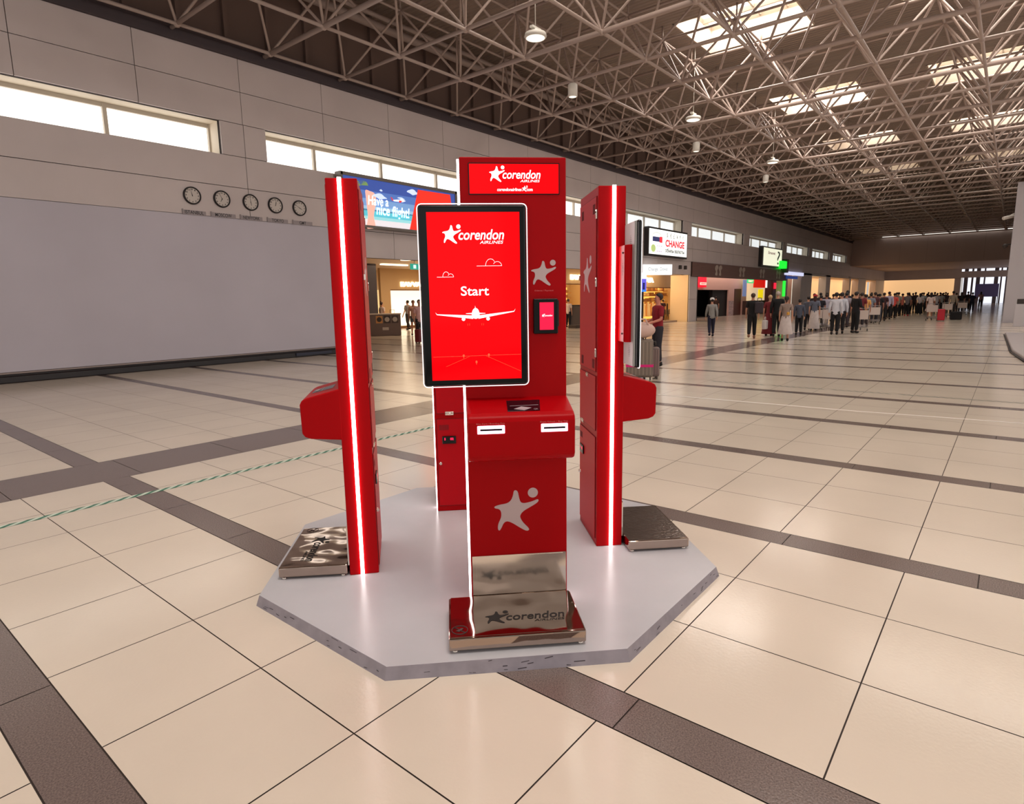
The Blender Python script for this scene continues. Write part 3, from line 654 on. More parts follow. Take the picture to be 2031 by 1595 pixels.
for word, a in (('Have a', (425, 560, 765, 595)), ('nice flight!', (565, 715, 1120, 785))):
    p, dr, w_ = tq(*a, 1); m = MB(); m.text(word, lambda u, v, d=0.: p+dr*u+Vector((0, 0, v)), 0, -.12 if 'f' in word else 0, w=w_, h=.44 if 'f' in word else .30, shear=.12, bold=.012); m.build('lettering', M('letters_white', (255, 255, 255), .4, e=1.0, ec=(255, 255, 255)), sc, fix=False)
t = empty('billboard', (33, 16.6, 4.12), 0, 'lit white billboard with the red word CHANGE above the currency exchange', 'billboard')
m = MB(); m.box(-.06, 5.4, .01, .3, -.06, 1.58); m.build('frame', M('frame_dark', (44, 40, 42), .4), t)
m = MB(); m.box(.05, 5.3, -.01, .01, .05, 1.48); pn = m.build('light_panel', M('panel_white', (250, 252, 246), .4, e=1.0, ec=(250, 253, 246)), t)
TT = lambda u, v, d=0.: (u, -.016-d, v)
m = MB(); m.text('CHANGE', TT, 2.15, .55, w=2.75, h=.42, bold=.04); m.build('lettering', em('sign_red', (226, 56, 70), .8), pn, fix=False)
m = MB(); m.text('обмен валюты', TT, 2.15, .22, w=2.75, h=.24, bold=.02); m.build('lettering', em('sign_dark', (50, 50, 50), .4), pn, fix=False)
m = MB()
for i in range(6): cx = 2.4+.46*i; m.text('$€£¥₺¢'[i], TT, cx-.08, 1.08, h=.28)
m.build('currency_symbols', em('sign_grey', (120, 120, 112), .35), pn, fix=False)
m = MB(); m.box(.45, 1.5, -.016, -.012, .78, 1.05); m.build('logo_field', em('sign_navy', (64, 66, 110), .6), pn)
m = MB(); m.box(1.35, 1.72, -.019, -.016, .74, 1.08); m.build('logo_field', em('sign_red', (226, 56, 70)), pn)
m = MB()
for i in range(20):
    q = PI*i/19; m.poly([TT(1.0+.75*math.cos(q), .95+.42*math.sin(q)), TT(1.0+.62*math.cos(q), .95+.33*math.sin(q)), TT(1.0+.62*math.cos(q+.1), .95+.33*math.sin(q+.1))])
m.build('logo_ring', em('sign_grey', (150, 150, 140)), pn, fix=False)
m = MB(); m.poly([TT(.55+.3*math.cos(q), .38+.22*math.sin(q)) for q in [2*PI*i/20 for i in range(20)]]); m.build('logo_leaf', em('sign_green', (186, 206, 130), .7), pn, fix=False)
m = MB(); m.text('222', TT, .95, .2, w=.75, h=.38, shear=.2); m.build('pattern', em('sign_lilac', (196, 180, 205), .7), pn, fix=False)
t = empty('billboard', (53.9, 16.6, 4.18), 0, 'smaller pale lit billboard with a large question mark, far along the left wall', 'billboard')
m = MB(); m.box(-.3, 5.5, .01, .3, -.08, 1.6); m.build('frame', M('frame_dark'), t)
m = MB(); m.box(.1, 5.3, -.01, .01, .05, 1.5); pn = m.build('light_panel', M('panel_cream', (236, 236, 212), .4, e=.9, ec=(240, 240, 214)), t)
m = MB(); m.text('?', TT, 3.9, .2, w=.8, h=1.15); m.build('lettering', em('sign_dark2', (70, 76, 70), .3), pn, fix=False)
m = MB(); m.text('Emanet', TT, 1.3, 1.0, w=2, h=.25, bold=.03); m.build('lettering', em('sign_brown', (140, 110, 110), .6), pn, fix=False)
# slanting white exchange light box
a = Vector((32.8, 16.8, 0)); b = Vector((34.25, 15.7, 0)); dv = (b-a); L = dv.length; th = math.atan2(dv.y, dv.x)
t = empty('exchange_sign', (a.x, a.y, 2.95), th, 'white light box sign reading Change Doviz under the CHANGE billboard', 'sign')
m = MB(); m.box(0, L, 0, .25, 0, .60); m.build('box', M('panel_white2', (240, 244, 244), .4, e=.8, ec=(244, 248, 250)), t)
m = MB(); m.text('Change  Döviz', lambda u, v, d=0.: (u, -.012, v), .3, .18, w=L-.6, h=.26); m.build('lettering', em('sign_palegrey', (150, 158, 164), .45), t, fix=False)
p = at(1272, 545, 16); q = at(1283, 579, 16)
t = empty('digital_display', (p.x, 16.0, 0), 0, 'tall violet and blue digital display on a dark pole behind the right kiosk', 'display')
m = MB(); m.box(-.02, .62, 0, .1, q.z, p.z-.02); d = m.build('screen', M('display_violet', (96, 84, 200), .3, e=.9, ec=(100, 96, 215)), t)
m = MB(); m.box(-.02, .62, -.004, 0, p.z-.22, p.z-.02); m.build('header', em('disp_white', (230, 226, 244), .9), d); m = MB(); m.box(.2, .42, -.006, -.004, q.z+.12, q.z+.5); m.build('picture', em('disp_navy', (30, 30, 90), .5), d); m = MB(); m.box(-.02, .62, -.003, 0, q.z, q.z+.12); m.build('footer', em('disp_blue', (60, 130, 230), .8), d)
m = MB(); m.box(.24, .36, .02, .12, .03, q.z); m.box(.0, .6, -.1, .25, 0, .03); m.build('pole', M('box_dark'), t)
# brown slatted band with pairs of sole emblems
bd_ = MB()
for i in range(9): z = 3.02+i*.105; bd_.box(39.75, 61.7, YW-.14, YW-.04, z, z+.092)
bd_.cur = 1; bd_.box(39.75, 61.7, YW-.08, YW-.01, 3.0, 3.97)
bdo = tag(bd_.build('slatted_fascia', [M('slat_brown', (120, 90, 84), .5), M('slat_gap', (50, 34, 34), .7)]), 'brown slatted fascia above the shops, carrying pairs of sole shapes', 'fascia')
for x in (44.2, 49.2, 54.2, 58.8):
    t = empty('sole_emblem', (x, YW-.15, 3.5), 0, 'pair of pale sole shapes on the brown slatted fascia', 'emblem', 'sole shapes on the fascia')
    for sg in (-1, 1):
        pts = spline([(sg*.15+.02, -.36), (sg*.15+.14, -.3), (sg*.15+.1, 0), (sg*.15+.22*1, .2), (sg*.15+.12, .38), (sg*.15-.08, .3), (sg*.15-.12, .1), (sg*.15-.03, -.1), (sg*.15-.1, -.28)], 3)
        m = MB(); m.prism([((u-sg*.15)*1.9+sg*.36, v) for u, v in pts], lambda u, v, d: (u, d, v), -.02, .0); m.build('sole', M('sole_pale', (176, 160, 150), .5), t)
t = empty('wall_speakers', (38.1, YW, 3.55), 0, 'pair of small dark loudspeakers on the wall beside the exchange sign', 'loudspeaker')
for dx in (-.3, .5): m = MB(); m.box(dx, dx+.2, -.15, 0, -.12, .12); m.build('speaker', M('box_dark'), t, .02)
# ------------------------------------------------------------------ shops behind the wall
mt_fas = M('shop_fascia', (202, 168, 122), .5); mt_lw2 = M('strip_lamp', (255, 240, 215), .4, e=2.0); mt_let = M('lit_letters', (255, 244, 214), .4, e=1.8)
area('shop_ceiling_light', (25, 24, 3.6), (0, 0, 0), 10, 8, 380, (1, .80, .56))
area('shop_ceiling_light', (36, 19.5, 3.6), (0, 0, 0), 8, 3, 160, (1, .80, .56))
area('shop_ceiling_light', (35, 24, 3.5), (0, 0, 0), 7, 3, 140, (1, .78, .46))
area('shop_ceiling_light', (40.3, 20.1, 3.4), (0, 0, 0), 6, 1, 60, (1, .78, .46))
area('column_side_fill', (36.5, 17.9, 2.95), (0, -PI/3, 0), .4, 1.2, 45, (1, .82, .58))  # no fitting there: lamp added so the column's beige side looks warmly lit
area('shop_ceiling_light', (50, 18.3, 3.5), (0, 0, 0), 16, 1.5, 120, (1, .80, .72))
area('shop_ceiling_light', (90, 18.2, 3.6), (0, 0, 0), 50, 1.5, 200, (1, .82, .6))
st = MB(); st.box(24.2, 30.2, 30, 30.2, 2.42, 3.7); st.box(24.2, 24.95, 30, 30.2, 0, 2.42); st.box(30.3, 39, 22, 22.2, 2.62, 3.7); st.box(38.9, 39, 22, 28, 0, 3.7); st.box(30.3, 39, 26, 26.1, 0, 3.7); st.box(36.8, 43.8, 19.3, 19.4, 2.35, 3.7); st.box(36.7, 36.8, 19.3, 22, 0, 3.7); st.box(36.8, 43.8, 20.9, 21, 0, 3.7); st.box(43.7, 43.8, 19.3, 21, 0, 3.7); st.cur = 1; st.box(24.9, 30.2, 30.03, 30.2, 2.36, 2.44); st.box(30.3, 39, 22.05, 22.2, 2.56, 2.64); st.box(36.8, 43.8, 19.28, 19.4, 2.30, 2.36); st.box(24.95, 30.2, 30.05, 30.2, 0, .12)
struct(st.build('wall_shop', [mt_fas, M('fascia_trim', (130, 88, 50), .5)]))
lit = MB(); lit.box(25.6, 30.2, 31.3, 31.4, .1, 2.42); lit.cur = 1; lit.box(24.95, 25.6, 31.3, 31.4, .1, 2.42); struct(lit.build('trim_5', [M('shop_white_glow', (255, 248, 226), .5, e=1.1, ec=(255, 246, 220)), M('shop_yellow_glow', (255, 226, 160), .5, e=.7, ec=(255, 224, 160))]))  # glowing back panels stand in for a brightly lit shop interior
def store_sign(loc, w_, h_, label):
    t = empty('store_sign', loc, 0, label, 'sign', 'lit clothes shop name signs'); m = MB(); m.text('EAVVA', lambda u, v, d=0.: (u, -d, v), 0, 0, w=w_, h=h_, bold=.05, ext=.06); m.build('lettering', mt_let, t)
store_sign((25.75, 29.98, 2.60), 1.75, .30, 'lit EAVVA sign over the doorway between the left and front kiosks')
store_sign((32.9, 21.98, 2.86), 1.8, .33, 'lit EAVVA sign seen between the front and right kiosks')
store_sign((36.9, 19.28, 2.66), 2.2, .33, 'lit EAVVA sign right of the violet digital display')
t = empty('dark_pillar', (20.4, 26.9, 0), 0, 'dark square pillar between the left kiosk and the clothes shop', 'pillar'); MB().box(-1.6, 1.05, 0, 1.6, 0, 3.69).build('shaft', M('pillar_dark', (52, 44, 50), .5), t)
for i, (x, y, L) in enumerate(((17.0, 21.5, 2.2), (21.5, 26.5, 1.8), (33, 19.5, 4.), (38, 19.5, 2.5))):
    t = empty('strip_light', (x, y, 3.62), 0, 'bright strip light in the ceiling of the shop lobby', 'lamp', 'strip lights in the shop lobby'); m = MB(); m.box(0, L, -.12, .12, 0, .06); m.build('tube', mt_lw2, t)
t = empty('down_light', (20.2, 23.0, 3.62), 0, 'round bright ceiling light in the shop lobby near the dark pillar', 'lamp'); m = MB(); m.lathe((0, 0, 0), [(.001, 0), (.28, 0), (.3, .06)], 20); m.build('lens', mt_lw2, t)
p = at(815, 523, 18.2); t = empty('exit_sign', (p.x, 18.2, 0), 0, 'green emergency exit sign hanging beside the front kiosk screen', 'sign')
m = MB(); q = at(830, 535, 18.2); m.box(0, .75, 0, .06, q.z, p.z); d = m.build('panel', M('exit_green', (40, 150, 130), .4, e=.7, ec=(50, 176, 150)), t)
m = MB(); m.box(.12, .26, -.004, 0, q.z+.04, p.z-.04); m.box(.44, .58, -.004, 0, q.z+.04, p.z-.04); m.build('pictogram', em('exit_white', (220, 250, 240), .9), d); m = MB(); m.tube((.2, .03, p.z), (.2, .03, 3.7), .012); m.tube((.6, .03, p.z), (.6, .03, 3.7), .012); m.build('rod', mt_lw, t)
# shelves of the clothes shop with rows of garments
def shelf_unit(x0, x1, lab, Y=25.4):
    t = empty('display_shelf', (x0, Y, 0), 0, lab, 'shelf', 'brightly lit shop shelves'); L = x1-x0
    m = MB(); m.box(0, L, .4, .5, .1, 2.5); m.build('back_panel', M('shelf_glow', (255, 214, 110), .5, e=1.0, ec=(255, 206, 96)), t)  # back panel glows by itself, in place of shop lamps shining on it
    for z in (.1, 1.35, 1.75, 2.1): m = MB(); m.box(0, L, 0, .4, z, z+.04); m.build('board', M('shelf_wood', (190, 130, 60), .5), t)
    m = MB(); m.tube((0, .15, 1.28), (L, .15, 1.28), .015); m.build('rail', mt_chr, t)
    rnd = random.Random(int(x0*10))
    for z in (1.39, 1.79, 2.14):
        x = .1
        while x < L-.4:
            w_ = rnd.uniform(.25, .5); h_ = rnd.uniform(.12, .28); m = MB(); m.box(x, x+w_, .05, .35, z, z+h_)
            tag(m.build('folded_clothes', M('folded%d' % rnd.randint(0, 3), [(250, 220, 150), (226, 170, 90), (240, 200, 120), (170, 120, 70)][rnd.randint(0, 3)], .7), None, .02, loc=(x0, Y, 0)), 'pile of folded clothes on a bright shop shelf', 'clothes', 'folded clothes on the shop shelves'); x += w_+rnd.uniform(.08, .3)
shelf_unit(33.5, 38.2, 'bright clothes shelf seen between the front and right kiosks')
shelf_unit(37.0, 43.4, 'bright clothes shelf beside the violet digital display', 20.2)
gm_ = MB(); gm_.prism([(-.22, 0), (.22, 0), (.19, .7), (.24, .86), (.05, .95), (-.05, .95), (-.24, .86), (-.19, .7)], lambda u, v, d: (d, u, v), -.035, .035)
g0 = None
for i in range(44):
    x = 33.7+i*.2 if i < 20 else 37.2+(i-20)*.25
    if g0 is None:
        g0 = gm_.build('hanging_garment', M('garment_a', (250, 226, 170), .8), None, .02); o = g0
    else: o = g0.copy(); COL.objects.link(o)
    o.location = (x, 25.55 if i < 20 else 20.35, .32+.04*(i % 3)); tag(o, 'pale garment hanging on the rail under the shop shelves', 'clothes', 'garments on the shop rail')
    if i % 3 == 1: o.material_slots[0].link = 'OBJECT'; o.material_slots[0].material = M('garment_b', (226, 160, 80), .8)
# middle shops
ms = MB()
ms.box(43.8, 45.2, 19, 19.1, 0, 3.7); ms.box(45.2, 52.8, 19, 19.1, 2.2, 3.7); ms.box(52.8, 57.4, 19, 19.1, 0, 3.7); ms.box(45.2, 52.8, 23, 23.1, 0, 2.3); ms.box(67.45, 67.55, 17.8, 23, 0, 3.7)
ms.cur = 1; ms.box(46, 49.7, 22.9, 23, 0, 2.2)
ms.cur = 2; ms.box(49.7, 52.8, 19.2, 19.5, 0, 2.2); ms.box(45.2, 52.8, 19.2, 23, 2.2, 2.3); ms.box(44.9, 45.2, 19.1, 23, 0, 2.3); ms.box(52.8, 53, 19.1, 23, 0, 2.3)
struct(ms.build('wall_middle', [M('shop_pink', (226, 184, 172), .6), M('brick_brown', (96, 60, 40), .8, var=.4, vs=6), M('shutter_black', (26, 20, 22), .6)]))
def board(name, x0, y0, x1, y1, Y, mat, label, cat, depth=.06, word=None, wm=None, bold=.04):
    a = at(x0, y0, Y); b = at(x1, y1, Y); t = empty(name, (a.x, Y, b.z), 0, label, cat)
    z1 = at(x0, y0, Y).z-b.z
    m = MB(); m.box(0, b.x-a.x, 0, depth, 0, z1); p = m.build('panel', mat, t)
    if word: m = MB(); m.text(word, lambda u, v, d=0.: (u, -.01, v), (b.x-a.x)*.1, z1*.25, w=(b.x-a.x)*.8, h=z1*.5, bold=bold); m.build('lettering', wm, p, fix=False)
    return t
board('shop_sign', 1382, 546, 1401, 570, 18.8, em('red_glow', (226, 24, 50), .8), 'glowing red sign above the dark shop opening', 'sign')
board('shop_sign', 1390, 560, 1401, 565.5, 18.7, em('sign_cream', (250, 220, 200), .7), 'small cream sign on the glowing red panel', 'sign', word='EXIT', wm=em('sign_red', (226, 56, 70)))
board('ceiling_lamp', 1397, 545, 1448, 549, 18.6, M('strip_lamp', (255, 240, 215)), 'pale strip light above the dark shop opening', 'lamp')
board('wall_door', 1457, 573, 1468, 630, 18.98, M('door_brown', (92, 44, 34), .5), 'narrow dark brown door in the beige wall between the shops', 'door', depth=.05)
board('poster', 1446, 597, 1454, 626, 18.98, M('poster_grey', (190, 168, 172), .6, var=.4, vs=6), 'pale poster beside the narrow brown door', 'poster', depth=.03)
board('poster', 1475, 555, 1480, 588, 18.3, em('poster_blue', (120, 134, 176), .5), 'narrow blue poster left of the green shop sign', 'poster')
ms = MB(); ms.box(57.4, 67.4, 19.9, 20, 0, 3.7); struct(ms.build('trim_6', M('shop_yellow_wall_glow', (250, 226, 180), .6, e=.5, ec=(255, 232, 190))))  # wall colour emits, standing in for the lighting of this shop
board('shop_sign', 1483, 553, 1495, 562, 18.4, em('sign_mint', (60, 200, 120), .8), 'green lit shop sign under the brown fascia', 'sign', word='SIMIT', wm=em('sign_cream', (250, 220, 200)))
board('shop_sign', 1496, 554, 1518, 571, 18.4, em('red_deep', (206, 14, 16), .8), 'bright red panel under the brown fascia', 'sign')
board('shop_sign', 1518, 556, 1530, 571, 18.4, em('white_glow', (250, 244, 240), 1.), 'white lit panel right of the bright red panel', 'sign')
board('poster', 1505, 574, 1513, 592, 18.3, em('poster_yellow', (240, 210, 20), .8), 'yellow lit poster under the bright red panel', 'poster')
board('shop_counter', 1484, 597, 1530, 640, 18.5, M('counter_dark', (70, 46, 40), .5), 'dark shop counter under the red and yellow panels', 'counter', depth=1.)
board('shop_cabinet', 1531, 554, 1556, 640, 18.0, M('cabinet_maroon', (70, 20, 26), .5), 'tall dark maroon cabinet at the end of the fascia', 'cabinet', depth=.6)
board('shop_sign', 1536, 561, 1544, 573, 17.9, em('pink_glow', (244, 40, 70), .9), 'small glowing pink head shaped sign on the maroon cabinet', 'sign')
board('pharmacy_sign', 1550, 517, 1561, 533, 16.4, M('green_glow', (10, 220, 40), .4, e=1.1, ec=(10, 230, 50)), 'bright green square lit sign beside the question mark billboard', 'sign', depth=.42)
board('sign_post', 1561, 514, 1563.5, 541, 16.4, M('box_dark'), 'thin black vertical sign panel right of the green sign', 'sign', depth=1.2)
board('light_column', 1554, 556, 1557, 588, 16.8, M('green_glow'), 'narrow green light column at the edge of the maroon cabinet', 'lamp')
ms = MB(); ms.box(67.6, 76, 18.5, 18.6, 0, 3.7); struct(ms.build('trim_7', M('shop_cool_glow', (230, 232, 220), .6, e=.75, ec=(236, 238, 222))))  # brightness of the shop interior put into the wall as glow
board('shop_sign', 1557, 538, 1594, 548, 16.7, em('white_blue', (214, 218, 250), .9), 'white and lilac lit shop sign right of the maroon cabinet', 'sign')
board('awning', 1560, 547, 1582, 554, 16.6, em('blue_awning', (40, 70, 150), .5), 'dark blue panel under the white and lilac sign', 'sign')
for k, (x, z, h) in enumerate(((68.6, .9, 1.1), (69.8, 1.3, .8), (70.9, .6, 1.4), (72.2, 1.1, .9))):
    m = MB(); m.box(-.25, .25, -.05, .05, 0, h); tag(m.build('shop_display', M('counter_dark'), None, .03, loc=(x, 18.2, z)), 'dark goods hanging in the bright shop right of the cabinet', 'goods', 'goods in the bright shop')
t = empty('parked_car', (116.5, 3.2, 0), PI/2, 'violet blue panel standing outside the far glass front', 'panel'); m = MB(); m.box(-1.4, 1.4, -.1, .1, 1.0, 2.9); m.build('panel', M('violet_panel', (112, 110, 176), .5), t); m = MB(); m.box(-1.4, -1.3, -.05, .05, 0, 1); m.build('post', M('box_dark'), t); m = MB(); m.box(1.3, 1.4, -.05, .05, 0, 1); m.build('post', M('box_dark'), t)
t.name = 'advertising_panel'
# ------------------------------------------------------------------ people
def skin(name, nodes, edges, mats, parent, sub=1):
    me = bpy.data.meshes.new(name); me.from_pydata([n[0] for n in nodes], edges, [])
    o = bpy.data.objects.new(name, me); COL.objects.link(o)
    md = o.modifiers.new('s', 'SKIN'); md.use_smooth_shade = True
    for i, n in enumerate(nodes):
        r = n[1]; me.skin_vertices[0].data[i].radius = r if isinstance(r, tuple) else (r, r)
        me.skin_vertices[0].data[i].use_root = (i == 0)
    if sub: sb = o.modifiers.new('u', 'SUBSURF'); sb.levels = sub; sb.render_levels = sub
    bpy.context.view_layer.update()
    m2 = bpy.data.meshes.new_from_object(o.evaluated_get(bpy.context.evaluated_depsgraph_get()))
    o.modifiers.clear(); o.data = m2; bpy.data.meshes.remove(me); m2.name = name
    m2.materials.clear()
    for m in mats: m2.materials.append(m)
    for p in m2.polygons: p.use_smooth = True
    if parent: o.parent = parent
    return o
def pose(kind):
    P = {}
    P['hip'] = {s: (s*.085, 0, .88) for s in (-1, 1)}
    sw = .16 if kind == 'walk' else 0.
    P['knee'] = {1: (.09, .02+sw*.6, .49), -1: (-.09, .02-sw*.2, .49)}
    P['ank'] = {1: (.10, -.02+sw, .09), -1: (-.10, -.02-sw*1.2, .09+(.05 if sw else 0))}
    P['sho'] = {s: (s*.165, 0, 1.41) for s in (-1, 1)}
    if kind in ('push', 'hold'):
        P['elb'] = {s: (s*.22, .02, 1.14) for s in (-1, 1)}; P['wri'] = {s: (s*.17, .27, 1.06) for s in (-1, 1)}; P['han'] = {s: (s*.16, .35, 1.05) for s in (-1, 1)}
    elif kind == 'phone':
        P['elb'] = {1: (.22, .03, 1.14), -1: (-.22, -.01, 1.13)}; P['wri'] = {1: (.13, .22, 1.28), -1: (-.23, .05, .89)}; P['han'] = {1: (.08, .26, 1.35), -1: (-.225, .08, .80)}
    else:
        P['elb'] = {1: (.225, -.02-sw*.3, 1.13), -1: (-.225, -.02+sw*.3, 1.13)}; P['wri'] = {1: (.23, .03-sw*.6, .89), -1: (-.23, .05+sw*.7, .90)}; P['han'] = {1: (.225, .06-sw*.7, .80), -1: (-.225, .08+sw*.8, .81)}
    return P
BODY = {}
def shells(kind, fem):
    key = (kind, fem)
    if key in BODY: return BODY[key]
    P = pose(kind); k = .93 if fem else 1.
    nodes = [((0, 0, .93), (.12, .09)), ((0, 0, 1.10), (.11*k, .085)), ((0, .01, 1.28), (.14*k, .095)), ((0, 0, 1.42), (.105*k, .075)), ((0, 0, 1.49), .050), ((0, .012, 1.55), (.056, .066)), ((0, .01, 1.63), (.072, .090)), ((0, .0, 1.70), (.062, .078)), ((0, -.005, 1.735), (.03, .036))]
    ed = [(i, i+1) for i in range(8)]
    for s in (-1, 1):
        n = len(nodes); nodes += [(P['sho'][s], .052*k), (P['elb'][s], .040*k), (P['wri'][s], .026*k), (P['han'][s], (.034, .018))]; ed += [(3, n), (n, n+1), (n+1, n+2), (n+2, n+3)]
        h = Vector(P['han'][s]); d = (h-Vector(P['wri'][s])).normalized(); sd = Vector((0, 1, 0)) if abs(d.z) > .5 else Vector((1, 0, 0)); cu = Vector((-s, 0, 0)) if abs(d.z) > .5 else Vector((0, 0, -1))
        for f, L in ((-1.5, .055), (-.5, .068), (.5, .072), (1.5, .062)):
            a = h+sd*f*.017+d*.02; b = a+d*L*.55; c = b+d*L*.35+cu*.02; q = len(nodes); nodes += [(tuple(a), .009), (tuple(b), .0085), (tuple(c), .007)]; ed += [(n+3, q), (q, q+1), (q+1, q+2)]
        a = Vector(P['wri'][s])+d*.035+sd*.03; b = a+d*.04+sd*.018; q = len(nodes); nodes += [(tuple(a), .010), (tuple(b), .008)]; ed += [(n+2, q), (q, q+1)]
        n = len(nodes); nodes += [(P['hip'][s], .078), (P['knee'][s], .052), (P['ank'][s], .034), ((P['ank'][s][0], P['ank'][s][1]+.13, P['ank'][s][2]-.055), (.036, .024))]; ed += [(0, n), (n, n+1), (n+1, n+2), (n+2, n+3)]
    # nose and ears
    q = len(nodes); nodes += [((0, .105, 1.605), .013)]; ed += [(6, q)]
    body = skin('body', nodes, ed, [M('skin_light', (206, 150, 124), .55)], None, 1)
    # shirt
    def shirt(sl):
        nd = [((0, 0, 1.10), (.158*k, .13)), ((0, 0, .93), (.172, .142)), ((0, .01, 1.28), (.178*k, .132)), ((0, 0, 1.42), (.125*k, .095)), ((0, 0, 1.475), .066), ((0, 0, .80), (.178, .146))]; e = [(0, 1), (0, 2), (2, 3), (3, 4), (1, 5)]
        for s in (-1, 1):
            n = len(nd); S = Vector(P['sho'][s]); E = Vector(P['elb'][s]); W_ = Vector(P['wri'][s]); nd += [(tuple(S), .076*k)]; e += [(3, n)]
            if sl == 'short': nd += [(tuple(S.lerp(E, .85)), .068)]; e += [(n, n+1)]
            elif sl == 'long': nd += [(tuple(E), .060), (tuple(W_), .042)]; e += [(n, n+1), (n+1, n+2)]
        return nd, e
    R = {'body': body}
    for sl in ('short', 'long'): a, e = shirt(sl); R['shirt_'+sl] = skin('shirt', a, e, [M('cloth_a', (200, 200, 200), .85)], None, 1)
    for tn, tt in (('trousers', 1.), ('shorts', 0)):
        nd = [((0, 0, .96), (.160, .125)), ((0, 0, 1.04), (.150, .118))]; e = [(0, 1)]
        for s in (-1, 1):
            n = len(nd); H = Vector(P['hip'][s]); K = Vector(P['knee'][s]); A = Vector(P['ank'][s])
            nd += [(tuple(H), .108)]; e += [(0, n)]
            if tt: nd += [(tuple(K), .084), (tuple(A+Vector((0, 0, .02))), .064)]; e += [(n, n+1), (n+1, n+2)]
            else: nd += [(tuple(H.lerp(K, .6)), .098)]; e += [(n, n+1)]
        R[tn] = skin('trousers' if tt else 'shorts', nd, e, [M('cloth_a')], None, 1)
    m = MB()
    for s in (-1, 1): a = P['ank'][s]; m.ball((a[0], a[1]+.05, a[2]-.045), .05, 10, 6, (.9, 2.5, .95)) if 0 else None
    R['shoes'] = []
    for s in (-1, 1):
        a = P['ank'][s]; m = MB(); m.ball((a[0], a[1]+.05, a[2]-.04), .05, 10, 6, (.95, 2.6, .95)); m.tube((a[0], a[1]-.02, a[2]-.03), (a[0], a[1]-.02, a[2]+.03), .05, .042, n=10); R['shoes'].append(m.build('shoe', M('cloth_a'), None))
    for o in [R['body'], R['shirt_short'], R['shirt_long'], R['trousers'], R['shorts']]+R['shoes']: COL.objects.unlink(o)
    BODY[key] = R; return R
def skirt_mesh(hem, wid, top=1.0):
    wid += .02
    m = MB(); k = 24; 
    def ring(z, a, fold):
        return [(a*math.cos(2*PI*i/k)*(1+fold*math.sin(5*2*PI*i/k)), a*.72*math.sin(2*PI*i/k)*(1+fold*math.cos(6*2*PI*i/k)), z) for i in range(k)]
    R = [ring(top, .15, 0), ring(.9, .175, 0), ring((hem+.9)/2, (wid+.18)/2, .03), ring(hem+.02, wid, .06), ring(hem, wid*.97, .06)]
    m.smooth = True
    for r in R: m.v += r
    for j in range(len(R)-1):
        for i in range(k): m.face([j*k+i, j*k+(i+1) % k, (j+1)*k+(i+1) % k, (j+1)*k+i])
    return m
def hair_part(kind, mat, parent, cap=None):
    m = MB()
    if kind != 'none':
        m.ball((0, -.016, 1.668), .088, 16, 10, (.98, 1.13, 1.05)); m.v = [(x, min(y, .075 if z > 1.705 else (.055 if z > 1.685 else (.02 if z > 1.64 else -.02))), z) for x, y, z in m.v]
        if kind == 'long': m.ball((0, -.06, 1.56), .08, 12, 8, (1.05, .6, 2.0))
        if kind == 'bun': m.ball((0, -.07, 1.775), .045, 10, 6)
        if kind == 'tail': m.ball((0, -.11, 1.60), .035, 10, 6, (1, .9, 2.8))
        m.build('hair', mat, parent)
    if cap:
        c = MB(); c.lathe((0, -.005, 1.675), [(.102, -.01), (.104, .02), (.095, .06), (.065, .095), (.01, .108)], 18); c.box(-.06, .06, .07, .165, 1.672, 1.684); c.build('cap', cap, parent)
def person(px, py, label, top=(200, 200, 200), bot=(30, 28, 32), legs='trousers', hair=(30, 20, 18), hk='short', sl='short', pz='stand', face=None, h=1.70, fem=False, cap=None, shoe=(30, 26, 26), skinc=None, loc=None, group=None, hem=.1):
    p = Vector(loc) if loc else gr(px, py)
    if face is None: face = math.atan2(p.y, p.x)-PI/2
    t = empty('person', (p.x, p.y, 0), face, label, 'person', group, h/1.76)
    R = shells(pz, fem)
    def add(src, mat):
        o = src.copy(); COL.objects.link(o); o.parent = t; o.material_slots[0].link = 'OBJECT'; o.material_slots[0].material = mat; return o
    sk = skinc or (200, 146, 120)
    cm = lambda c: M('cloth_%d_%d_%d' % c, c, .85, var=.08, vs=8)
    add(R['body'], M('skin_%d' % sk[0], sk, .55)); add(R['shirt_'+sl], cm(top))
    if legs in ('trousers', 'shorts'): add(R[legs], cm(bot))
    elif legs == 'skirt': skirt_mesh(hem, .25).build('skirt', cm(bot), t)
    elif legs == 'dress': skirt_mesh(hem, .27).build('dress_skirt', cm(bot), t)
    for s in R['shoes']: add(s, cm(shoe))
    hair_part(hk, M('hair_%d' % hair[0], hair, .6), t, cm(cap) if cap else None)
    if px == 0 or p.length < 26:
        e = MB(); 
        for s in (-1, 1): e.ball((s*.030, .088, 1.635), .010, 8, 6)
        e.build('eyes', M('eye_dark', (40, 30, 28), .3), t)
        e = MB(); e.ball((0, .082, 1.567), .014, 8, 5, (1.6, .5, .5)); e.build('mouth', M('lip', (170, 96, 88), .5), t)
    return t
def bag(name, p, sx, sy, sz, c, label, cat='bag', strap=None, rz=0):
    t = empty(name, p, rz, label, cat); m = MB(); m.box(-sx/2, sx/2, -sy/2, sy/2, 0, sz); m.build('bag_body', M('bag_%d_%d' % c[:2], c, .8, var=.1), t, min(sx, sy)*.25, seg=3)
    if strap: m = MB(); m.path([(-sx*.25, 0, sz*.95), (-sx*.2, 0, sz*1.35), (sx*.2, 0, sz*1.35), (sx*.25, 0, sz*.95)], .012); m.build('handle', M('bag_%d_%d' % c[:2]), t)
    return t
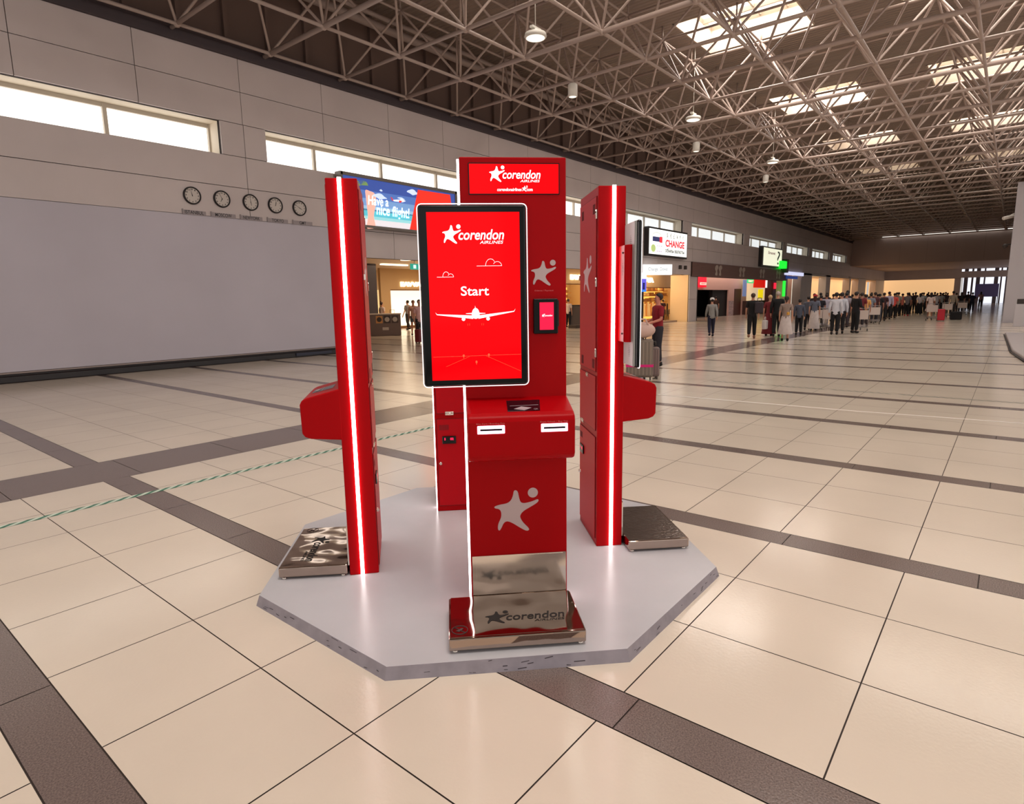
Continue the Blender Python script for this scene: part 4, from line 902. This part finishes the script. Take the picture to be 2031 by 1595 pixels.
def suitcase(loc, rz, W_, D, H, c, label, strap=None, ribs=True, hd=.25):
    t = empty('suitcase', loc, rz, label, 'suitcase')
    m = MB(); m.box(-W_/2, W_/2, -D/2, D/2, .05, H); sh = m.build('shell', M('case_%d' % c[0], c, .35), t, .04, seg=3)
    if ribs:
        m = MB(); n = 7
        for i in range(n):
            x = -W_/2+W_*(i+.7)/(n+.4); m.box(x-.012, x+.012, -D/2-.006, D/2+.006, .10, H-.05)
        m.build('ribs', M('case_rib_%d' % c[0], tuple(min(255, int(v*1.2)) for v in c), .35), sh, .004)
    for sx in (-1, 1):
        for sy in (-1, 1): m = MB(); m.tube((sx*(W_/2-.05)-.012, sy*(D/2-.04), .027), (sx*(W_/2-.05)+.012, sy*(D/2-.04), .027), .027, n=12); m.build('wheel', M('box_dark'), t)
    m = MB(); m.path([(-.11, D/2-.04, H-.02), (-.11, D/2-.04, H+hd), (.11, D/2-.04, H+hd), (.11, D/2-.04, H-.02)], .009); m.build('pull_handle', M('box_dark'), t)
    m = MB(); m.path([(-.07, 0, H-.01), (-.06, 0, H+.025), (.06, 0, H+.025), (.07, 0, H-.01)], .010); m.build('carry_handle', M('box_dark'), t)
    if strap: m = MB(); m.box(-W_/2-.008, W_/2+.008, -D/2-.012, D/2+.012, strap[1], strap[1]+.05); m.build('luggage_strap', M('strap_pink', strap[0], .6), t)
    return t
def away(px, py): p = gr(px, py); return math.atan2(p.y, p.x)-PI/2
# near and middle people
person(1410, 668, 'child in a pale grey hooded top, white cap and navy jeans walking alone', (140, 136, 132), (26, 26, 50), cap=(216, 210, 208), sl='long', pz='walk', h=1.58, shoe=(24, 24, 40), face=away(1410, 668)+.15)
person(1490, 672, 'woman in a black top and black trousers carrying a grey backpack', (18, 16, 18), (16, 14, 16), hair=(70, 48, 34), hk='short', h=1.74, fem=True, pz='walk', shoe=(150, 110, 90))
p = gr(1500, 672); bag('backpack', (p.x-.22, p.y-.12, .98), .30, .18, .42, (58, 48, 54), 'dark grey backpack worn by the woman in black', 'backpack', True, away(1490, 672))
person(1524, 667, 'blond woman in a long dark red patterned dress beside a tall man in black', (120, 34, 40), (112, 30, 38), 'dress', (196, 160, 120), h=1.66, fem=True)
person(1539, 668, 'tall grey haired man dressed all in black, seen from behind', (12, 11, 13), (12, 11, 13), hair=(176, 160, 150), sl='long', h=1.80)
p = gr(1516, 668); bag('carrier_bag', (p.x, p.y, .30), .30, .16, .36, (206, 196, 192), 'white plastic carrier bag hanging beside the woman in the red dress', 'bag', True)
person(1556, 677, 'woman in a beige top and long white skirt standing behind the man in black', (150, 130, 120), (206, 192, 188), 'skirt', (40, 26, 24), 'tail', h=1.60, fem=True, hem=.28)
p = gr(1555, 678); bag('waist_bag', (p.x-.20, p.y-.14, .95), .16, .07, .10, (206, 150, 60), 'small yellow bag worn by the woman in the white skirt', 'bag')
person(1583, 665, 'boy in a slate blue top and black trousers behind the white skirted woman', (74, 78, 92), (14, 12, 14), hair=(24, 16, 16), sl='long', h=1.48)
person(1600, 655, 'dark haired person in a slate top next to someone with a red cap', (90, 92, 104), (30, 28, 32), h=1.58)
person(1613, 656, 'person in a red cap, slate grey top and long white skirt', (98, 102, 118), (206, 194, 190), 'skirt', (60, 20, 20), 'long', cap=(180, 30, 40), h=1.64, fem=True)
person(1654, 664, 'man in a white shirt and black trousers, left of a close pair', (204, 202, 210), (14, 12, 16), sl='long', h=1.72)
person(1665, 662, 'man in a white shirt and black trousers, right of a close pair', (196, 196, 206), (16, 14, 20), sl='long', h=1.72)
person(1694, 661, 'man dressed all in black bending over a luggage trolley', (16, 12, 14), (14, 12, 14), sl='long', pz='push', h=1.74, face=away(1694, 661)-.7)
# man with the suitcase by the right kiosk
pm = gr(1303, 727); f_ = away(1303, 727)
person(0, 0, 'man in a dark red polo shirt leaning towards a grey suitcase and beige bag', (138, 18, 34), (40, 36, 44), hair=(34, 22, 20), pz='push', h=1.72, loc=(pm.x, pm.y, 0), face=f_+2.0, skinc=(206, 130, 108))
pc_ = gr(1268, 752); sr = away(1268, 752)
suitcase((pc_.x, pc_.y, 0), sr, .52, .34, .80, (122, 108, 96), 'large ribbed grey brown suitcase with a pink strap behind the right kiosk', ((222, 20, 120), .26), hd=.1)
p2 = gr(1301, 757); suitcase((p2.x+.35, p2.y+.30, 0), sr+.1, .34, .26, .64, (112, 92, 88), 'smaller brown suitcase right of the large ribbed one', hd=.1)
t = empty('travel_bag', (pc_.x, pc_.y, .82), sr, 'soft beige travel bag lying on top of the large ribbed suitcase', 'bag')
m = MB(); m.ball((0, 0, .16), .27, 20, 12, (1.1, .75, .60)); m.build('bag_body', M('bag_beige', (206, 172, 160), .8, var=.08, bump=.4, bs=6), t)
m = MB(); m.path([(-.15, -.1, .25), (-.1, -.12, .38), (.1, -.12, .38), (.16, -.1, .25)], .014); m.build('handle', M('bag_beige'), t)
person(0, 0, 'person in a dark top and violet trousers partly hidden behind the suitcases', (40, 30, 40), (60, 44, 66), loc=(pm.x+1.0, pm.y+1.15, 0), h=1.35, hair=(20, 16, 18))
# left gap between the kiosks
def pp(px, Y): d = at(px, 600, Y); return (d.x, Y, 0)
person(0, 0, 'woman in a pale top and denim shorts with a bag strap across her chest', (196, 150, 134), (74, 78, 84), 'shorts', (60, 40, 30), loc=pp(819, 22.6), h=1.72, fem=True, face=away(819, 666)+PI, skinc=(170, 110, 84), shoe=(60, 40, 34))
person(0, 0, 'man in a black and white striped top walking near the clothes shop', (120, 112, 110), (40, 34, 36), loc=pp(808, 27.5), h=1.74, pz='walk', face=away(808, 650)+.8)
person(0, 0, 'woman with her hair in a bun standing behind the recycling bin', (206, 180, 168), (150, 120, 110), hair=(50, 26, 20), hk='bun', loc=pp(757, 27.0), h=1.66, fem=True, face=away(757, 655)-.9)
person(0, 0, 'man in a pink shirt and sunglasses beside the front kiosk screen', (226, 178, 176), (30, 24, 30), loc=pp(831, 18.6), h=1.72, face=away(831, 680)+PI)
d = pp(829, 18.1); suitcase((d[0], d[1], 0), .3, .36, .24, .56, (110, 20, 34), 'dark red suitcase beside the man in the pink shirt', ribs=False)
t = empty('recycling_bin', (gr(752, 667).x+.3, gr(752, 667).y, 0), away(752, 667), 'grey recycling bin with three square openings right of the left kiosk', 'bin')
m = MB(); m.box(-.75, .85, 0, .6, 0, 1.03); bd = m.build('body', M('bin_grey', (116, 98, 92), .5), t, .02); m = MB(); m.box(-.78, .88, -.04, .64, 1.03, 1.09); m.build('lid', M('bin_lid', (200, 184, 170), .4), t, .01)
for i, c in enumerate(((206, 150, 90), (60, 50, 48), (72, 60, 58))):
    x0 = -.35+i*.38; m = MB(); m.box(x0, x0+.32, -.012, .0, .62, .98); pl_ = m.build('opening_panel', M('bin_panel_%d' % c[0], c, .5), bd); m = MB(); m.lathe((0, 0, 0), [(.001, .002), (.10, .002), (.12, 0)], 16, lambda x, y, z: (x0+.16+x, -.014-z, .80+y)); m.build('opening_ring', M('ring_pale' if i else 'box_dark', (190, 180, 170), .5), pl_)
m = MB(); m.box(-.05, .25, -.012, 0, .28, .42); m.build('label_plate', M('label_pale', (196, 186, 176), .5), bd)
d = gr(775, 665); suitcase((d.x+.2, d.y+.05, 0), away(775, 665), .50, .30, 1.0, (24, 20, 30), 'tall black suitcase right of the recycling bin', ribs=False)
person(0, 0, 'person in a white shirt and black trousers seen between front and right kiosks', (220, 200, 186), (16, 14, 20), loc=pp(1127, 20.2), h=1.66, face=away(1127, 648)-.4, hair=(80, 50, 36))
t = empty('shop_bin', pp(1143, 20.0), away(1143, 648), 'grey brown square bin beside the person in white shirt and black trousers', 'bin'); m = MB(); m.box(-.4, .45, -.3, .3, .05, 1.25); m.build('body', M('bin_brown', (92, 78, 70), .5), t, .02); m = MB(); m.box(-.42, .47, -.32, .32, 1.25, 1.30); m.build('lid', M('box_dark'), t)
pb = MB(); pb.box(29.0, 33.6, 19.0, 19.5, 0, .18); tag(pb.build('shop_step', M('step_dark', (60, 48, 44), .5), None, .01), 'dark low step in front of the clothes shop between two kiosks', 'step')
pb = MB(); pb.box(33.8, 39.4, 17.6, 19.3, 0, .10); tag(pb.build('shop_step', M('step_pale', (150, 126, 110), .5), None, .01), 'pale low step in front of the pale column right of the kiosks', 'step')
# cafe chairs stacked near the column
def cafe_chair():
    t = empty('cafe_chair', (0, 0, 0), 0, '-', 'chair', 'dark stacked cafe chairs')
    m = MB(); m.box(-.22, .22, -.2, .22, .42, .46); m.build('seat', M('chair_dark', (34, 26, 28), .5), t, .01)
    m = MB(); m.box(-.22, .22, .2, .24, .5, .88); m.build('backrest', M('chair_dark'), t, .015)
    for sx in (-1, 1):
        for sy in (-1, 1): m = MB(); m.tube((sx*.2, sy*.19+.01, .44), (sx*.23, sy*.22+.01, 0), .014, n=6); m.build('leg', M('chair_dark'), t)
    return t
c0 = cafe_chair(); used = False
for i, (px, Y) in enumerate(((1318, 18.4), (1330, 18.3), (1339, 18.6), (1308, 18.7))):
    for k in range(4 if i != 3 else 2):
        c = copy_tree(c0) if used else c0; used = True; d = at(px, 600, Y); c.location = (d.x, Y, .1+k*.085); c.rotation_euler = (0, 0, .6*i)
        c['label'] = 'dark cafe chair in a stack before the shop, left of the pale column'
for px, y, c, lab in ((1315, 628, (60, 34, 36), 'dark haired person in a dark top sitting near the chair stacks'), ):
    person(0, 0, lab, c, (24, 20, 22), loc=(at(px, 600, 19.9).x, 19.9, 0), h=1.5, hair=(20, 14, 14))
person(0, 0, 'person with dark hair standing inside the dark shop opening', (70, 50, 44), (30, 24, 24), loc=(at(1420, 600, 17.6).x, 17.6, 0), h=1.66)
# luggage trolleys
def trolley():
    t = empty('luggage_trolley', (0, 0, 0), 0, '-', 'trolley', 'luggage trolleys in the queue'); mm = M('trolley_steel', (150, 144, 144), .35, m=.6)
    m = MB(); m.path([(-.28, -.4, 1.0), (-.28, -.3, .3), (-.28, .45, .14)], .015, 6); m.path([(.28, -.4, 1.0), (.28, -.3, .3), (.28, .45, .14)], .015, 6); m.tube((-.3, -.4, 1.0), (.3, -.4, 1.0), .018); m.tube((-.28, .45, .14), (.28, .45, .14), .015)
    for i in range(5): m.tube((-.28, -.25+i*.16, .27-i*.03), (.28, -.25+i*.16, .27-i*.03), .008, n=5)
    m.build('frame', mm, t)
    m = MB(); m.box(-.27, .27, -.42, -.38, .52, .92); m.build('advert_panel', M('trolley_panel', (206, 190, 182), .5), t)
    for x, y in ((-.27, -.3), (.27, -.3), (0, .45)): m = MB(); m.tube((x-.02, y, .06), (x+.02, y, .06), .06, n=12); m.build('wheel', M('box_dark'), t)
    return t
t0 = trolley(); used = False
TL = [(1627, 652, 'beside the person in the red cap'), (1643, 655, 'left of the two men in white shirts'), (1706, 656, 'in front of the man in black'), (1732, 643, 'left of the man in lavender'), (1847, 636, 'behind the cream dressed woman'), (1877, 630, 'left of the beige jacket'), (1907, 625, 'beside the person in navy')]
for px, py, lab in TL:
    c = copy_tree(t0) if used else t0; used = True; d = gr(px, py); c.location = (d.x, d.y, 0); c.rotation_euler = (0, 0, away(px, py)); c['label'] = 'steel luggage trolley with a pale panel, '+lab
d = gr(1845, 637); suitcase((d.x, d.y-.5, 0), away(1845, 637), .36, .26, .70, (190, 16, 40), 'bright red suitcase standing under the cream dressed woman in the queue', ribs=False)
d = gr(1880, 634); bag('travel_bag', (d.x-.3, d.y-.4, 0), .6, .3, .5, (22, 18, 22), 'black travel bag on the floor below the beige jacketed person', 'bag', True, away(1880, 634))
# the far queue
FAR = [
 (1625, 649, (30, 26, 36), (20, 18, 22), 'person in a black top between the red cap and the lavender top', {}),
 (1636, 648, (176, 170, 186), (196, 184, 180), 'person in a lavender top and pale trousers left of two white shirts', {}),
 (1675, 650, (150, 140, 150), (60, 50, 56), 'person in a print shirt right of the two white shirts', {}),
 (1677, 643, (40, 34, 40), (30, 26, 30), 'taller dark haired person behind the print shirt', {'h': 1.86}),
 (1705, 650, (110, 30, 38), (40, 34, 40), 'person in a dark red top right of the man in black', {}),
 (1714, 648, (220, 160, 90), (60, 50, 50), 'person in an orange top right of the dark red top', {}),
 (1724, 641, (130, 136, 148), (40, 36, 44), 'person in a slate top left of the lavender shirted man', {}),
 (1732, 640, (90, 50, 56), (36, 32, 40), 'person in a plum top left of the lavender shirted man', {}),
 (1741, 639, (26, 24, 30), (36, 40, 56), 'person in black with blue jeans left of the lavender shirted man', {}),
 (1750, 637, (70, 40, 44), (20, 18, 22), 'person in a brown top touching the lavender shirted man', {}),
 (1760, 634, (184, 176, 200), (14, 12, 16), 'broad man in a lavender shirt and black trousers in the queue', {'h': 1.78, 'sl': 'long'}),
 (1771, 631, (230, 90, 80), (14, 12, 16), 'person in a coral red top beside the lavender shirted man', {}),
 (1779, 627, (170, 166, 150), (24, 22, 26), 'person in a sage top right of the coral top', {}),
 (1787, 626, (232, 110, 96), (30, 24, 28), 'person in a salmon top right of the sage top', {'fem': True}),
 (1797, 627, (120, 112, 116), (18, 16, 20), 'person with a grey top and black trousers, red shoes', {'shoe': (190, 30, 50)}),
 (1801, 621, (60, 50, 54), (30, 26, 30), 'person in a dark grey top behind the grey top with red shoes', {}),
 (1808, 619, (40, 34, 38), (30, 26, 30), 'person in a near black top in the middle of the far queue', {}),
 (1813, 619, (56, 46, 50), (30, 26, 30), 'person in a charcoal top in the middle of the far queue', {}),
 (1822, 624, (200, 190, 194), (16, 14, 18), 'woman in a white top and black skirt in the far queue', {'legs': 'skirt', 'fem': True, 'hk': 'long'}),
 (1829, 620, (190, 196, 198), (40, 36, 40), 'person in a pale top right of the black skirt', {}),
 (1836, 618, (50, 44, 50), (40, 36, 40), 'person in dark clothes left of the cream dress', {}),
 (1843, 633, (216, 196, 190), (212, 190, 184), 'woman in a long cream dress above the bright red suitcase', {'legs': 'dress', 'fem': True, 'hk': 'long', 'hem': .55}),
 (1851, 618, (44, 40, 44), (30, 28, 32), 'person in black right of the cream dress', {}),
 (1856, 620, (206, 202, 206), (40, 44, 70), 'person in a white shirt and blue jeans right of the cream dress', {}),
 (1862, 615, (40, 36, 40), (30, 28, 32), 'person in a dark top behind the white shirt and jeans', {}),
 (1866, 617, (190, 196, 200), (50, 46, 50), 'person in a pale blue top left of the beige jacket', {}),
 (1869, 613, (36, 32, 36), (30, 28, 32), 'distant person in black before the cream lit wall', {}),
 (1873, 613, (60, 54, 60), (30, 28, 32), 'distant person in grey before the cream lit wall', {}),
 (1877, 614, (90, 80, 84), (30, 28, 32), 'distant person in a taupe top before the cream lit wall', {}),
 (1887, 627, (170, 156, 140), (40, 36, 40), 'person in a beige jacket with a pale collar in the far queue', {'sl': 'long', 'h': 1.76}),
 (1894, 618, (34, 30, 34), (30, 28, 32), 'person in a black top right of the beige jacket', {}),
 (1904, 620, (26, 22, 28), (22, 20, 26), 'long haired person in black beside a trolley at the right', {'hk': 'long'}),
 (1917, 617, (50, 40, 44), (30, 28, 32), 'person in a brown top left of the navy clad person', {}),
 (1926, 619, (26, 30, 56), (24, 26, 44), 'person in navy blue with an arm raised, right side of queue', {'pz': 'phone'}),
 (1943, 611, (190, 150, 156), (16, 14, 18), 'woman in a pink top and black trousers standing alone far right', {'fem': True, 'hk': 'long'}),
]
for i, (px, py, tc_, bc_, lab, kw) in enumerate(FAR):
    kw = dict(kw); kw.setdefault('hair', [(24, 18, 20), (40, 26, 22), (20, 14, 16)][i % 3]); kw.setdefault('h', 1.62+.03*(i*7 % 5))
    if 'skinc' not in kw: kw['skinc'] = (176, 120, 98)
    person(px, py, lab, tc_, bc_, **kw)

rn = random.Random(5)
for i in range(22):
    px = 1612+i*12.6; base = 648-(px-1612)*.128
    py = base-rn.uniform(5, 9)
    person(px, py, 'person in dark clothes standing deep in the far queue', [(40, 34, 40), (60, 50, 54), (30, 28, 36), (74, 60, 60)][i % 4], (28, 26, 30), hair=(24, 18, 20), h=rn.uniform(1.6, 1.78), skinc=(176, 120, 98), group='people deep in the far queue')
